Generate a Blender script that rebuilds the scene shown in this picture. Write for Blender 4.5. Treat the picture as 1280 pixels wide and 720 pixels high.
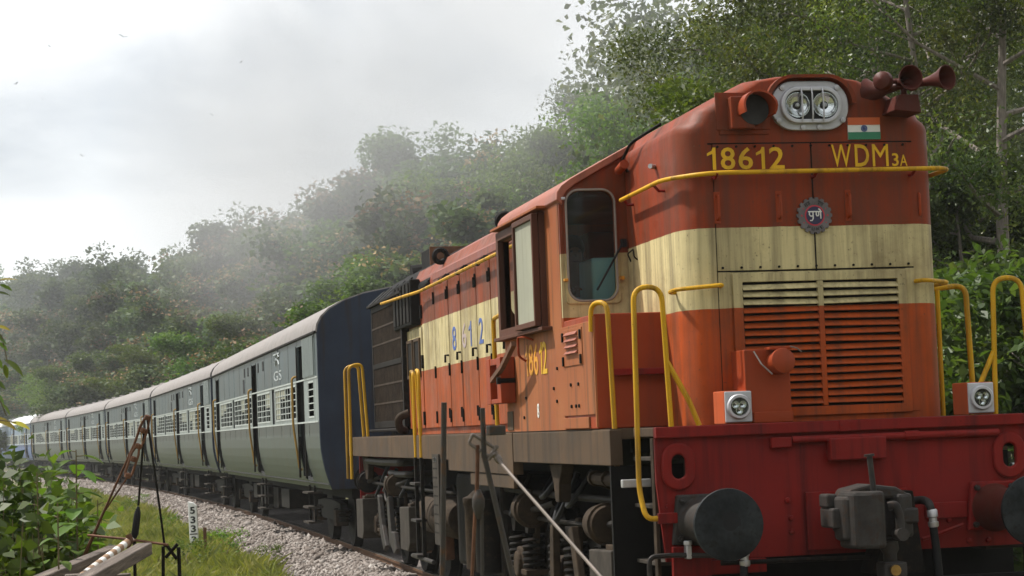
import bpy, bmesh, math, random
import numpy as np
from mathutils import Vector, Matrix, Euler
R = math.radians
sc = bpy.context.scene
for o in list(bpy.data.objects): bpy.data.objects.remove(o)
col = sc.collection

# ------------------------------------------------------------------ camera
CAM = Vector((-5.010, -13.959, 1.747))
YAW, PITCH, ROLL, FPX = R(11.188), R(3.742), R(2.2), 2700.0
cd = bpy.data.cameras.new('camera'); cam = bpy.data.objects.new('camera', cd); col.objects.link(cam)
cd.sensor_width = 36.0; cd.lens = FPX / 1280 * 36.0; cd.clip_start = 0.1; cd.clip_end = 3000
fwd = Vector((math.sin(YAW)*math.cos(PITCH), math.cos(YAW)*math.cos(PITCH), math.sin(PITCH)))
rgt = Vector((math.cos(YAW), -math.sin(YAW), 0)); upv = rgt.cross(fwd)
# positive roll turns the picture anticlockwise: level lines climb to the right
rx, ux = rgt*math.cos(ROLL) - upv*math.sin(ROLL), rgt*math.sin(ROLL) + upv*math.cos(ROLL)
cam.matrix_world = Matrix(((rx.x, ux.x, -fwd.x, CAM.x), (rx.y, ux.y, -fwd.y, CAM.y), (rx.z, ux.z, -fwd.z, CAM.z), (0, 0, 0, 1)))
cd.dof.use_dof = True; cd.dof.focus_distance = 17.0; cd.dof.aperture_fstop = 13.0
sc.camera = cam
def at(px, py, depth):
    x, y = px-640, py-360
    return CAM + (fwd*FPX + rx*x - ux*y) * (depth/FPX)

# ------------------------------------------------------------------ sky and sun
SUN_DIR = Vector((-0.46, 0.34, 0.82)).normalized()
w = bpy.data.worlds.new('World'); sc.world = w; w.use_nodes = True
nt = w.node_tree; nt.nodes.clear()
N = nt.nodes.new; Lk = nt.links.new
sky = N('ShaderNodeTexSky'); sky.sky_type = 'NISHITA'; sky.sun_disc = False
sky.sun_elevation = math.asin(SUN_DIR.z); sky.sun_rotation = math.atan2(SUN_DIR.x, SUN_DIR.y)
bg1 = N('ShaderNodeBackground'); bg1.inputs[1].default_value = 0.12; Lk(sky.outputs[0], bg1.inputs[0])
tc = N('ShaderNodeTexCoord'); mp = N('ShaderNodeMapping'); mp.inputs['Scale'].default_value = (1, 1, 1.9); mp.inputs['Location'].default_value = (0.35, 0.1, 0.2)
Lk(tc.outputs['Generated'], mp.inputs[0])
n1 = N('ShaderNodeTexNoise'); n1.inputs['Scale'].default_value = 5.5; n1.inputs['Detail'].default_value = 7; n1.inputs['Roughness'].default_value = 0.52
Lk(mp.outputs[0], n1.inputs['Vector'])
n1.inputs['Distortion'].default_value = 0.35
cr = N('ShaderNodeValToRGB')
cr.color_ramp.elements[0].position = 0.34; cr.color_ramp.elements[0].color = (0.52, 0.56, 0.61, 1)
cr.color_ramp.elements[1].position = 0.62; cr.color_ramp.elements[1].color = (0.98, 0.99, 1.0, 1)
cr.color_ramp.elements.new(0.50).color = (0.86, 0.88, 0.90, 1)
Lk(n1.outputs[0], cr.inputs[0])
bg2 = N('ShaderNodeBackground'); bg2.inputs[1].default_value = 1.0; Lk(cr.outputs[0], bg2.inputs[0])
mx = N('ShaderNodeMixShader'); mx.inputs[0].default_value = 0.92
Lk(bg1.outputs[0], mx.inputs[1]); Lk(bg2.outputs[0], mx.inputs[2])
wo = N('ShaderNodeOutputWorld'); Lk(mx.outputs[0], wo.inputs[0])
sl = bpy.data.lights.new('sun', 'SUN'); sl.energy = 5.0; sl.angle = R(1.5); sl.color = (1.0, 0.955, 0.89)
so = bpy.data.objects.new('sun', sl); col.objects.link(so); so.location = (-20, 10, 40)
so.rotation_euler = (-SUN_DIR).to_track_quat('-Z', 'Y').to_euler()
vs = sc.view_settings; vs.view_transform = 'Standard'; vs.look = 'None'; vs.exposure = 0.28; vs.gamma = 1.0; vs.use_curve_mapping = False
sc.render.engine = 'CYCLES'
cy = sc.cycles; cy.max_bounces = 6; cy.diffuse_bounces = 3; cy.glossy_bounces = 3; cy.transmission_bounces = 4
cy.transparent_max_bounces = 12; cy.volume_bounces = 1; cy.use_denoising = True; cy.caustics_reflective = False; cy.caustics_refractive = False
cy.use_adaptive_sampling = True; cy.adaptive_threshold = 0.02

# ------------------------------------------------------------------ materials
def hx(r, g, b):
    f = lambda c: (c/255/12.92) if c/255 <= 0.04045 else ((c/255+0.055)/1.055)**2.4
    return (f(r), f(g), f(b))
class Mat:
    def __init__(s, name):
        s.m = bpy.data.materials.new(name); s.m.use_nodes = True; s.t = s.m.node_tree
        s.b = s.t.nodes['Principled BSDF']; s.out = s.t.nodes['Material Output']
    def n(s, t, **kw):
        k = s.t.nodes.new(t)
        for a, v in kw.items(): setattr(k, a, v)
        return k
    def l(s, a, b): s.t.links.new(a, b)
    def coord(s, scale=(1, 1, 1), kind='Object', loc=(0, 0, 0)):
        c = s.n('ShaderNodeTexCoord'); m = s.n('ShaderNodeMapping'); m.inputs['Scale'].default_value = scale; m.inputs['Location'].default_value = loc
        s.l(c.outputs[kind], m.inputs[0]); return m.outputs[0]
    def noise(s, vec, scale, detail=4, rough=0.6):
        k = s.n('ShaderNodeTexNoise'); k.inputs['Scale'].default_value = scale; k.inputs['Detail'].default_value = detail; k.inputs['Roughness'].default_value = rough
        if vec is not None: s.l(vec, k.inputs['Vector'])
        return k.outputs[0]
    def ramp(s, fac, stops, interp='LINEAR'):
        k = s.n('ShaderNodeValToRGB'); r = k.color_ramp; r.interpolation = interp
        while len(r.elements) < len(stops): r.elements.new(0.5)
        for e, (p, c) in zip(r.elements, stops):
            e.position = p; e.color = (*c, 1) if len(c) == 3 else c
        s.l(fac, k.inputs[0]); return k.outputs[0]
    def mix(s, fac, a, b, mode='MIX'):
        k = s.n('ShaderNodeMix', data_type='RGBA', blend_type=mode)
        for v, i in ((fac, 0), (a, 6), (b, 7)):
            if hasattr(v, 'links'): s.l(v, k.inputs[i])
            elif i == 0: k.inputs[0].default_value = v
            else: k.inputs[i].default_value = (*v, 1)
        return k.outputs[2]
    def math(s, op, a, b=None):
        k = s.n('ShaderNodeMath', operation=op)
        for v, i in ((a, 0), (b, 1)):
            if v is None: continue
            if hasattr(v, 'links'): s.l(v, k.inputs[i])
            else: k.inputs[i].default_value = v
        return k.outputs[0]
    def bump(s, h, strength=0.2, dist=0.01):
        k = s.n('ShaderNodeBump'); k.inputs['Strength'].default_value = strength; k.inputs['Distance'].default_value = dist
        s.l(h, k.inputs['Height']); s.l(k.outputs[0], s.b.inputs['Normal'])
    def set(s, col=None, rough=None, metal=None, spec=None):
        if col is not None:
            if hasattr(col, 'links'): s.l(col, s.b.inputs['Base Color'])
            else: s.b.inputs['Base Color'].default_value = (*col, 1)
        if rough is not None:
            if hasattr(rough, 'links'): s.l(rough, s.b.inputs['Roughness'])
            else: s.b.inputs['Roughness'].default_value = rough
        if metal is not None: s.b.inputs['Metallic'].default_value = metal
        if spec is not None: s.b.inputs['Specular IOR Level'].default_value = spec
        return s.m
GRIME = (0.050, 0.036, 0.026)
def painted(name, base, grime=0.45, rough=0.45, streak=1.0, fade=None, gcol=GRIME, seed=0.0):
    """weathered paint: patchy fading, vertical rain streaks, specks of grime"""
    M = Mat(name); v = M.coord(loc=(seed, seed, seed)); vs_ = M.coord((9, 9, 0.55), loc=(seed, 0, 0))
    a = M.noise(v, 1.7, 5, 0.6); st = M.noise(vs_, 1.0, 5, 0.65); sp = M.noise(v, 46, 3, 0.7)
    f = fade or tuple(min(1, c*1.32+0.003) for c in base)
    c = M.mix(M.ramp(a, [(0.30, (0, 0, 0)), (0.72, (1, 1, 1))]), base, f) if not hasattr(base, 'links') else base
    k = M.math('MULTIPLY', M.ramp(st, [(0.50, (0, 0, 0)), (0.74, (1, 1, 1))]), grime*streak)
    c = M.mix(k, c, gcol)
    k2 = M.math('MULTIPLY', M.ramp(sp, [(0.66, (0, 0, 0)), (0.74, (1, 1, 1))]), grime)
    c = M.mix(k2, c, gcol)
    M.bump(M.math('ADD', M.math('MULTIPLY', M.noise(v, 2.4, 2), 2.0), M.math('MULTIPLY', sp, 0.2)), 0.18, 0.02)
    return M.set(c, M.ramp(a, [(0.3, (rough-0.08,)*3), (0.7, (rough+0.20,)*3)]), spec=0.16)
RED = (0.178, 0.0260, 0.0056); ORANGE = (0.350, 0.058, 0.0080); CREAM = (0.60, 0.505, 0.262)
def livery(name, z0, z1, top=RED, low=ORANGE, seed=0.0, grime=0.42):
    M = Mat(name); v = M.coord(loc=(seed, seed, 0)); vs_ = M.coord((11, 11, 0.5), loc=(seed, 0, 0))
    c0 = M.n('ShaderNodeTexCoord'); sx = M.n('ShaderNodeSeparateXYZ'); M.l(c0.outputs['Object'], sx.inputs[0]); z = sx.outputs[2]
    a = M.noise(v, 2.1, 5, 0.6); st = M.noise(vs_, 1.0, 5, 0.65); sp = M.noise(v, 40, 3, 0.75); sp2 = M.noise(v, 13, 5, 0.8)
    m1 = M.ramp(a, [(0.28, (0, 0, 0)), (0.74, (1, 1, 1))])
    ct = M.mix(m1, top, tuple(c*1.38+0.003 for c in top)); cl = M.mix(m1, low, tuple(c*1.28+0.003 for c in low)); cc = M.mix(m1, CREAM, tuple(c*0.84 for c in CREAM))
    zz = M.math('ADD', z, M.math('MULTIPLY', M.math('SUBTRACT', M.noise(v, 5), 0.5), 0.012))
    a1 = M.math('GREATER_THAN', zz, z0); a2 = M.math('GREATER_THAN', zz, z1)
    c = M.mix(a2, M.mix(a1, cl, cc), ct)
    k = M.math('MULTIPLY', M.ramp(st, [(0.42, (0, 0, 0)), (0.70, (1, 1, 1))]), grime*1.5)
    c = M.mix(k, c, GRIME)
    big = M.noise(v, 0.9, 6, 0.72); c = M.mix(M.math('MULTIPLY', M.ramp(big, [(0.47, (0, 0, 0)), (0.66, (1, 1, 1))]), 0.46), c, (0.080, 0.038, 0.016))
    chip = M.noise(M.coord((1.0, 1.0, 1.6), loc=(seed+4, 0, 2)), 24, 6, 0.8); c = M.mix(M.math('MULTIPLY', M.ramp(chip, [(0.655, (0, 0, 0)), (0.675, (1, 1, 1))]), 0.7), c, (0.16, 0.10, 0.07))
    vs3 = M.coord((34, 34, 0.9), loc=(seed, 1, 0)); c = M.mix(M.math('MULTIPLY', M.ramp(M.noise(vs3, 1.0, 4, 0.7), [(0.60, (0, 0, 0)), (0.72, (1, 1, 1))]), 0.42), c, GRIME)
    c = M.mix(M.math('MULTIPLY', M.ramp(sp, [(0.63, (0, 0, 0)), (0.70, (1, 1, 1))]), 0.60), c, GRIME)
    c = M.mix(M.math('MULTIPLY', M.ramp(sp2, [(0.62, (0, 0, 0)), (0.70, (1, 1, 1))]), 0.30), c, (0.10, 0.045, 0.02))
    M.bump(M.math('ADD', M.math('MULTIPLY', M.noise(v, 2.2, 2), 3.0), M.math('MULTIPLY', sp2, 0.35)), 0.36, 0.02)
    return M.set(c, M.ramp(a, [(0.3, (0.42,)*3), (0.7, (0.72,)*3)]), spec=0.15)
def metal(name, c, rough=0.5, met=0.6, var=0.5, rust=None):
    M = Mat(name); v = M.coord(); a = M.noise(v, 6, 5, 0.65)
    d = tuple(x*(1-var) for x in c)
    k = M.mix(M.ramp(a, [(0.32, (0, 0, 0)), (0.68, (1, 1, 1))]), d, c)
    if rust: k = M.mix(M.ramp(M.noise(v, 17, 5, 0.7), [(0.52, (0, 0, 0)), (0.66, (1, 1, 1))]), k, rust)
    M.bump(M.noise(v, 30, 3), 0.12, 0.004)
    return M.set(k, rough, met, spec=0.12 if max(c) < 0.15 else 0.35)
M_front = livery('livery_short_hood', 2.525, 3.085)
M_cabf = livery('livery_cab_front', 2.575, 3.06, seed=3.1)
M_long = livery('livery_long_hood', 2.49, 3.05, top=(0.185, 0.038, 0.013), low=(0.30, 0.060, 0.011), seed=7.7)
M_cabs = painted('terracotta_cab_paint', (0.27, 0.072, 0.021), 0.95, 0.6, fade=(0.33, 0.125, 0.050), gcol=(0.085, 0.048, 0.026))
M_cabroof = painted('sky_paled_cab_roof_paint', (0.27, 0.095, 0.062), 0.5, 0.42)  # sky reflection on the roof put into the colour; vent slats share it
M_hoodroof = painted('faded_hood_roof_paint', (0.20, 0.045, 0.026), 0.6, 0.45, fade=(0.29, 0.12, 0.09))
M_red = painted('dark_red_paint', (0.150, 0.0080, 0.0062), 0.8, 0.55, fade=(0.21, 0.014, 0.0095), gcol=(0.03, 0.006, 0.006))
M_box = painted('red_box_paint', (0.230, 0.036, 0.009), 0.4, 0.48, seed=4)
M_horn = painted('horn_red_paint', (0.062, 0.013, 0.008), 0.4, 0.45)
M_yel = painted('yellow_rail_paint', (0.47, 0.255, 0.010), 0.95, 0.42, seed=2, gcol=(0.09, 0.05, 0.02))
M_yeltext = painted('yellow_lettering_paint', (0.60, 0.35, 0.018), 0.4, 0.5)
M_yelfaint = painted('faded_yellow_lettering_paint', (0.50, 0.23, 0.03), 0.7, 0.5)
M_bluetext = painted('blue_lettering_paint', (0.055, 0.10, 0.30), 0.35, 0.5, gcol=(0.4, 0.33, 0.17))
M_palebl = painted('worn_blue_lettering_paint', (0.34, 0.27, 0.27), 0.5, 0.5, gcol=(0.5, 0.4, 0.2))
M_sill = painted('dirty_brown_sill_paint', (0.052, 0.036, 0.024), 0.7, 0.7, fade=(0.105, 0.066, 0.038), gcol=(0.022, 0.018, 0.015))
M_black = metal('sooty_black_steel', (0.011, 0.010, 0.009), 0.75, 0.1)
M_dark = metal('oily_dark_steel', (0.013, 0.011, 0.009), 0.7, 0.15, rust=(0.026, 0.017, 0.011))
M_dust = metal('dust_covered_steel', (0.060, 0.041, 0.026), 0.8, 0.0, 0.65, rust=(0.030, 0.021, 0.015))
M_greybox = metal('dusty_grey_box_steel', (0.058, 0.049, 0.040), 0.8, 0.0, 0.5)
M_steel = metal('worn_silver_metal', (0.55, 0.54, 0.54), 0.42, 0.75, 0.3)
M_silver = metal('silver_painted_rim', (0.52, 0.52, 0.54), 0.5, 0.35, 0.25)
M_cast = metal('grey_cast_steel', (0.056, 0.051, 0.047), 0.6, 0.3, 0.55, rust=(0.045, 0.030, 0.022))
M_buffer = metal('greasy_buffer_steel', (0.036, 0.041, 0.043), 0.5, 0.3, 0.75, rust=(0.014, 0.013, 0.012))
M_fin = metal('brown_radiator_bars', (0.060, 0.042, 0.030), 0.75, 0.1, 0.5)
M_rail = metal('rusty_rail_side_steel', (0.13, 0.068, 0.036), 0.75, 0.1, 0.4)
M_railtop = metal('polished_rail_head', (0.45, 0.42, 0.39), 0.28, 0.9, 0.2)
M_rubber = metal('black_rubber', (0.018, 0.018, 0.019), 0.55, 0.0, 0.3)
M_winrub = metal('grey_window_rubber', (0.30, 0.27, 0.24), 0.6, 0.0, 0.3)
M_lampback = metal('dark_lamp_well', (0.05, 0.05, 0.05), 0.6, 0.0)
M_reflect = Mat('lamp_reflector').set((0.75, 0.76, 0.76), 0.12, 1.0)
M_teal = painted('turquoise_control_stand', (0.20, 0.48, 0.50), 0.3, 0.5)
M_cabin = painted('dark_cab_lining', (0.020, 0.026, 0.026), 0.3, 0.6)
M_shutter = painted('grey_green_shutter', (0.25, 0.25, 0.19), 0.35, 0.5)
M_brownfr = painted('dark_brown_frame', (0.075, 0.030, 0.018), 0.4, 0.6)
M_orangebox = painted('orange_lamp_box', (0.40, 0.085, 0.03), 0.35, 0.5)
def plain(name, c, rough=0.5, metal_=0.0): return Mat(name).set(c, rough, metal_)
M_wht = plain('white_paint', (0.68, 0.67, 0.63), 0.55); M_grn = plain('flag_green', (0.02, 0.17, 0.085), 0.5); M_saf = plain('flag_saffron', (0.50, 0.095, 0.018), 0.5)
M_navy = plain('emblem_navy', (0.014, 0.012, 0.05), 0.45); M_emr = plain('emblem_red', (0.42, 0.02, 0.04), 0.45); M_emg = metal('emblem_grey_steel', (0.17, 0.15, 0.15), 0.5, 0.3)
M_blk = plain('black_paint', (0.012, 0.012, 0.013), 0.5); M_brass = metal('brass_fitting', (0.45, 0.27, 0.08), 0.4, 0.8)
def glass_mat(name, tint=(0.85, 0.9, 0.9), dirt=0.10):
    M = Mat(name); t = M.t; t.nodes.remove(M.b)
    tr = M.n('ShaderNodeBsdfTransparent'); tr.inputs[0].default_value = (*tint, 1)
    gl = M.n('ShaderNodeBsdfGlossy'); gl.inputs['Roughness'].default_value = 0.04
    df = M.n('ShaderNodeBsdfDiffuse'); df.inputs[0].default_value = (0.30, 0.28, 0.25, 1)
    fr = M.n('ShaderNodeFresnel'); fr.inputs[0].default_value = 1.28
    m1 = M.n('ShaderNodeMixShader'); M.l(fr.outputs[0], m1.inputs[0]); M.l(tr.outputs[0], m1.inputs[1]); M.l(gl.outputs[0], m1.inputs[2])
    m2 = M.n('ShaderNodeMixShader'); k = M.math('MULTIPLY', M.noise(M.coord(), 9, 5, 0.7), dirt*2); M.l(k, m2.inputs[0]); M.l(m1.outputs[0], m2.inputs[1]); M.l(df.outputs[0], m2.inputs[2])
    M.l(m2.outputs[0], M.out.inputs[0]); return M.m
M_glass = glass_mat('dusty_window_glass', (0.88, 0.90, 0.90), 0.02); M_lens = glass_mat('lamp_glass', (0.95, 0.97, 0.97), 0.04)
def leafmat(name, cols, trans=0.42, rough=0.45, spec=0.35):
    M = Mat(name)
    g = M.n('ShaderNodeNewGeometry'); oi = M.n('ShaderNodeObjectInfo')
    f = M.math('ADD', M.math('MULTIPLY', g.outputs['Random Per Island'], 0.42), M.math('MULTIPLY', M.ramp(M.noise(M.coord(), 0.75, 3), [(0.36, (0, 0, 0)), (0.66, (1, 1, 1))]), 0.58))
    st = [(i/(len(cols)-1), c) for i, c in enumerate(cols)]
    c = M.ramp(f, st)
    hs = M.n('ShaderNodeHueSaturation'); M.l(c, hs.inputs['Color'])
    M.l(M.math('ADD', M.math('MULTIPLY', oi.outputs['Random'], 0.035), 0.482), hs.inputs['Hue'])
    M.l(M.math('ADD', M.math('MULTIPLY', oi.outputs['Random'], 0.75), 0.62), hs.inputs['Value'])
    c = hs.outputs[0]
    M.set(c, rough, spec=spec)
    tl = M.n('ShaderNodeBsdfTranslucent'); M.l(M.mix(1.0, c, (1.2, 1.25, 0.6), 'MULTIPLY'), tl.inputs[0])
    ms = M.n('ShaderNodeMixShader'); ms.inputs[0].default_value = trans
    M.l(M.b.outputs[0], ms.inputs[1]); M.l(tl.outputs[0], ms.inputs[2]); M.l(ms.outputs[0], M.out.inputs[0])
    return M.m
M_leafA = leafmat('feathery_green_leaves', [(0.018, 0.034, 0.009), (0.052, 0.082, 0.018), (0.095, 0.125, 0.024), (0.19, 0.20, 0.038)])
M_leafB = leafmat('broad_teak_leaves', [(0.030, 0.055, 0.026), (0.058, 0.092, 0.040), (0.095, 0.130, 0.056), (0.155, 0.175, 0.080)], 0.30, rough=0.6, spec=0.15)
M_leafC = leafmat('bright_green_leaves', [(0.050, 0.088, 0.014), (0.085, 0.145, 0.022), (0.125, 0.185, 0.028), (0.19, 0.23, 0.035)], spec=0.2)
M_leafD = leafmat('glossy_shrub_leaves', [(0.028, 0.058, 0.014), (0.055, 0.098, 0.020), (0.085, 0.13, 0.030), (0.13, 0.17, 0.05)], rough=0.48, spec=0.25)
M_tan = leafmat('tan_flower_panicles', [(0.17, 0.105, 0.048), (0.27, 0.17, 0.080), (0.34, 0.23, 0.115)], 0.15, 0.7)
M_yleaf = leafmat('yellowing_leaves', [(0.20, 0.20, 0.02), (0.32, 0.28, 0.025), (0.40, 0.30, 0.03)], 0.35)
M_grass = leafmat('verge_grass_blades', [(0.10, 0.125, 0.026), (0.17, 0.19, 0.038), (0.25, 0.245, 0.066), (0.34, 0.29, 0.125)], 0.3, 0.6)
M_bark = Mat('pale_bark'); _v = M_bark.coord((6, 6, 1.2)); _n = M_bark.noise(_v, 3, 5); M_bark.bump(_n, 0.5, 0.03)
M_bark = M_bark.set(M_bark.ramp(_n, [(0.3, (0.11, 0.088, 0.070)), (0.7, (0.29, 0.25, 0.215))]), 0.85)
M_stem = plain('green_brown_stem', (0.10, 0.075, 0.03), 0.7)
_M = Mat('ground_soil_and_grass'); _v = _M.coord(); _a = _M.noise(_v, 0.5, 6, 0.7); _M.bump(_M.noise(_v, 14, 5), 0.6, 0.05)
M_ground = _M.set(_M.mix(_M.ramp(_M.noise(_v, 9, 5, 0.7), [(0.4, (0, 0, 0)), (0.7, (1, 1, 1))]), _M.ramp(_a, [(0.3, (0.06, 0.075, 0.020)), (0.55, (0.10, 0.115, 0.030)), (0.75, (0.16, 0.13, 0.062))]), (0.12, 0.085, 0.045)), 0.9)
_M = Mat('ballast_bed'); _v = _M.coord(); _a = _M.noise(_v, 26, 3, 0.7); _M.bump(_a, 1.0, 0.05)
M_bed = _M.set(_M.ramp(_a, [(0.3, (0.06, 0.048, 0.042)), (0.7, (0.25, 0.215, 0.195))]), 0.9)
_M = Mat('ballast_stone'); _g = _M.n('ShaderNodeNewGeometry'); _v = _M.coord()
M_stone = _M.set(_M.mix(_M.math('MULTIPLY', _M.noise(_v, 30, 3), 0.5), _M.ramp(_g.outputs['Random Per Island'], [(0.0, (0.085, 0.072, 0.062)), (0.35, (0.22, 0.19, 0.168)), (0.75, (0.34, 0.30, 0.272)), (1.0, (0.48, 0.445, 0.41))]), (0.12, 0.080, 0.058)), 0.85)
_b = _M.b.inputs['Base Color'].links[0].from_socket; _M.l(_M.mix(_M.math('MULTIPLY', _M.ramp(_M.noise(_v, 0.9, 5, 0.7), [(0.45, (0, 0, 0)), (0.68, (1, 1, 1))]), 0.65), _b, (0.095, 0.068, 0.050)), _M.b.inputs['Base Color'])
M_conc = metal('weathered_concrete', (0.30, 0.285, 0.26), 0.85, 0.0, 0.3)
M_km = painted('whitewashed_post', (0.80, 0.79, 0.75), 0.2, 0.7)
_M = Mat('old_grey_timber'); _v = _M.coord((2.0, 30, 30)); _a = _M.noise(_v, 1.5, 6, 0.7); _M.bump(_a, 0.6, 0.02)
M_wood = _M.set(_M.ramp(_a, [(0.3, (0.045, 0.033, 0.025)), (0.55, (0.13, 0.10, 0.078)), (0.75, (0.23, 0.185, 0.15))]), 0.85)
M_rust = metal('rusted_iron', (0.17, 0.075, 0.038), 0.8, 0.1, 0.6)
M_wire = metal('galvanised_wire', (0.20, 0.165, 0.14), 0.6, 0.3, 0.4)
M_barwht = painted('banded_white_paint', (0.60, 0.58, 0.54), 0.5, 0.6); M_barbrn = painted('banded_tan_paint', (0.25, 0.16, 0.10), 0.5, 0.6)
def coachmat(name, up, low, band):
    M = Mat(name); v = M.coord(); vs_ = M.coord((6, 6, 0.5)); c0 = M.n('ShaderNodeTexCoord'); sx = M.n('ShaderNodeSeparateXYZ'); M.l(c0.outputs['Object'], sx.inputs[0]); z = sx.outputs[2]
    a = M.noise(v, 1.4, 5); st = M.noise(vs_, 1.0, 5, 0.65)
    m1 = M.ramp(a, [(0.3, (0, 0, 0)), (0.7, (1, 1, 1))])
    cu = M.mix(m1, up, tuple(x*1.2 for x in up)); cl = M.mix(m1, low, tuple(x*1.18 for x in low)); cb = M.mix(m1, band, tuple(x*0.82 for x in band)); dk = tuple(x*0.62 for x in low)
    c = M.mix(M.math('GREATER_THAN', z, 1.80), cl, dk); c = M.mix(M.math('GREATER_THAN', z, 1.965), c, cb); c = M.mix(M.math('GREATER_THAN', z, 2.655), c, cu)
    k = M.math('MULTIPLY', M.ramp(st, [(0.44, (0, 0, 0)), (0.72, (1, 1, 1))]), 0.62)
    c = M.mix(k, c, (0.052, 0.040, 0.026)); c = M.mix(M.math('MULTIPLY', M.ramp(M.noise(M.coord((16, 16, 0.35)), 1.0, 4, 0.7), [(0.60, (0, 0, 0)), (0.70, (1, 1, 1))]), 0.5), c, (0.075, 0.042, 0.022)); c = M.mix(M.math('MULTIPLY', M.ramp(M.noise(v, 30, 3, 0.7), [(0.64, (0, 0, 0)), (0.72, (1, 1, 1))]), 0.4), c, (0.08, 0.05, 0.03))
    M.bump(M.noise(v, 2.5, 3), 0.10, 0.03)
    return M.set(c, 0.42, spec=0.4)
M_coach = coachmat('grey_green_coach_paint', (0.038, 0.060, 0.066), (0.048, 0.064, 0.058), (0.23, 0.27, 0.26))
M_coachb = coachmat('blue_coach_paint', (0.20, 0.27, 0.36), (0.075, 0.13, 0.30), (0.40, 0.48, 0.56))
M_coachend = painted('navy_coach_end_paint', (0.019, 0.027, 0.046), 0.9, 0.6, fade=(0.037, 0.048, 0.072), gcol=(0.035, 0.024, 0.017))
M_coachroof = painted('pale_dusty_coach_roof', (0.215, 0.197, 0.187), 0.5, 0.6); M_coachroofw = painted('white_coach_roof', (0.66, 0.67, 0.68), 0.2, 0.5)
M_corr = painted('ribbed_grey_panel', (0.22, 0.25, 0.245), 0.3, 0.45)
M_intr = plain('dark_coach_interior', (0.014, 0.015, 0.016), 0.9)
M_winbar = painted('pale_window_bars', (0.36, 0.39, 0.37), 0.3, 0.5)
M_fadetxt = painted('faded_white_lettering', (0.36, 0.39, 0.39), 0.7, 0.6, gcol=(0.15, 0.19, 0.19))
M_doorrail = painted('tarnished_yellow_rail', (0.33, 0.20, 0.05), 0.8, 0.4)
M_skin = plain('brown_skin', (0.17, 0.085, 0.052), 0.55); M_shirt = plain('pale_blue_shirt', (0.34, 0.40, 0.50), 0.8); M_hair = plain('black_hair', (0.012, 0.010, 0.009), 0.5)

# ------------------------------------------------------------------ mesh building helpers
class MB:
    def __init__(s): s.v = []; s.f = []
    def add(s, vs_, fs):
        o = len(s.v); s.v += [tuple(p) for p in vs_]; s.f += [tuple(i+o for i in f) for f in fs]; return s
    def box(s, x0, x1, y0, y1, z0, z1, M=None):
        p = [Vector((x, y, z)) for z in (z0, z1) for y in (y0, y1) for x in (x0, x1)]
        if M is not None: p = [M @ q for q in p]
        return s.add(p, [(0, 2, 3, 1), (4, 5, 7, 6), (0, 1, 5, 4), (2, 6, 7, 3), (0, 4, 6, 2), (1, 3, 7, 5)])
    def rings(s, rs, caps=True, closed=False):
        n = len(rs[0]); vs_ = [p for r in rs for p in r]; fs = []
        m = len(rs)
        for i in range(m if closed else m-1):
            a, b = i*n, ((i+1) % m)*n
            for j in range(n): fs.append((a+j, a+(j+1) % n, b+(j+1) % n, b+j))
        if caps and not closed: fs += [tuple(range(n))[::-1], tuple(range((m-1)*n, m*n))]
        return s.add(vs_, fs)
    def tube(s, pts, r, n=8, closed=False, caps=True, r1=None):
        pts = [Vector(p) for p in pts]; m = len(pts); rs = []
        t0 = (pts[1]-pts[0]).normalized(); u = t0.orthogonal().normalized()
        for i in range(m):
            if closed: t = (pts[(i+1) % m]-pts[i-1]).normalized()
            else: t = (pts[min(i+1, m-1)]-pts[max(i-1, 0)]).normalized()
            u = (u - t*u.dot(t)).normalized(); w_ = t.cross(u)
            rr = r if r1 is None else r+(r1-r)*i/(m-1)
            rs.append([pts[i]+(u*math.cos(2*math.pi*k/n)+w_*math.sin(2*math.pi*k/n))*rr for k in range(n)])
        return s.rings(rs, caps, closed)
    def cyl(s, p0, p1, r, r1=None, n=20): return s.tube([p0, p1], r, n, r1=r1)
    def lathe(s, p0, axis, prof, n=24, caps=True):
        p0 = Vector(p0); t = Vector(axis).normalized(); u = t.orthogonal().normalized(); w_ = t.cross(u)
        return s.rings([[p0+t*h+(u*math.cos(2*math.pi*k/n)+w_*math.sin(2*math.pi*k/n))*r for k in range(n)] for h, r in prof], caps)
    def prism(s, poly, axis, a, b):
        f = {'x': lambda p, c: (c, p[0], p[1]), 'y': lambda p, c: (p[0], c, p[1]), 'z': lambda p, c: (p[0], p[1], c)}[axis]
        return s.rings([[f(p, a) for p in poly], [f(p, b) for p in poly]])
    def ring_plate(s, outer, inner, axis, a, b):
        f = {'x': lambda p, c: (c, p[0], p[1]), 'y': lambda p, c: (p[0], c, p[1])}[axis]
        return s.rings([[f(p, a) for p in outer], [f(p, b) for p in outer], [f(p, b) for p in inner], [f(p, a) for p in inner]], closed=True)
    def build(s, name, mat, parent=None, bevel=0, smooth=False, solid=0, fix=True):
        me = bpy.data.meshes.new(name); me.from_pydata(s.v, [], s.f); me.update()
        if fix:
            bm = bmesh.new(); bm.from_mesh(me); bmesh.ops.recalc_face_normals(bm, faces=bm.faces); bm.to_mesh(me); bm.free()
        me.materials.append(mat)
        if smooth:
            me.polygons.foreach_set('use_smooth', [True]*len(me.polygons))
            try: me.set_sharp_from_angle(angle=R(42))
            except Exception: pass
        o = bpy.data.objects.new(name, me); col.objects.link(o)
        if parent is not None: o.parent = parent
        if solid:
            q = o.modifiers.new('solid', 'SOLIDIFY'); q.thickness = solid; q.offset = -1
        if bevel:
            q = o.modifiers.new('bevel', 'BEVEL'); q.width = bevel; q.segments = 2; q.limit_method = 'ANGLE'; q.angle_limit = R(40)
        return o
def bx(name, mat, parent, x0, x1, y0, y1, z0, z1, bevel=0.006): return MB().box(x0, x1, y0, y1, z0, z1).build(name, mat, parent, bevel)
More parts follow.
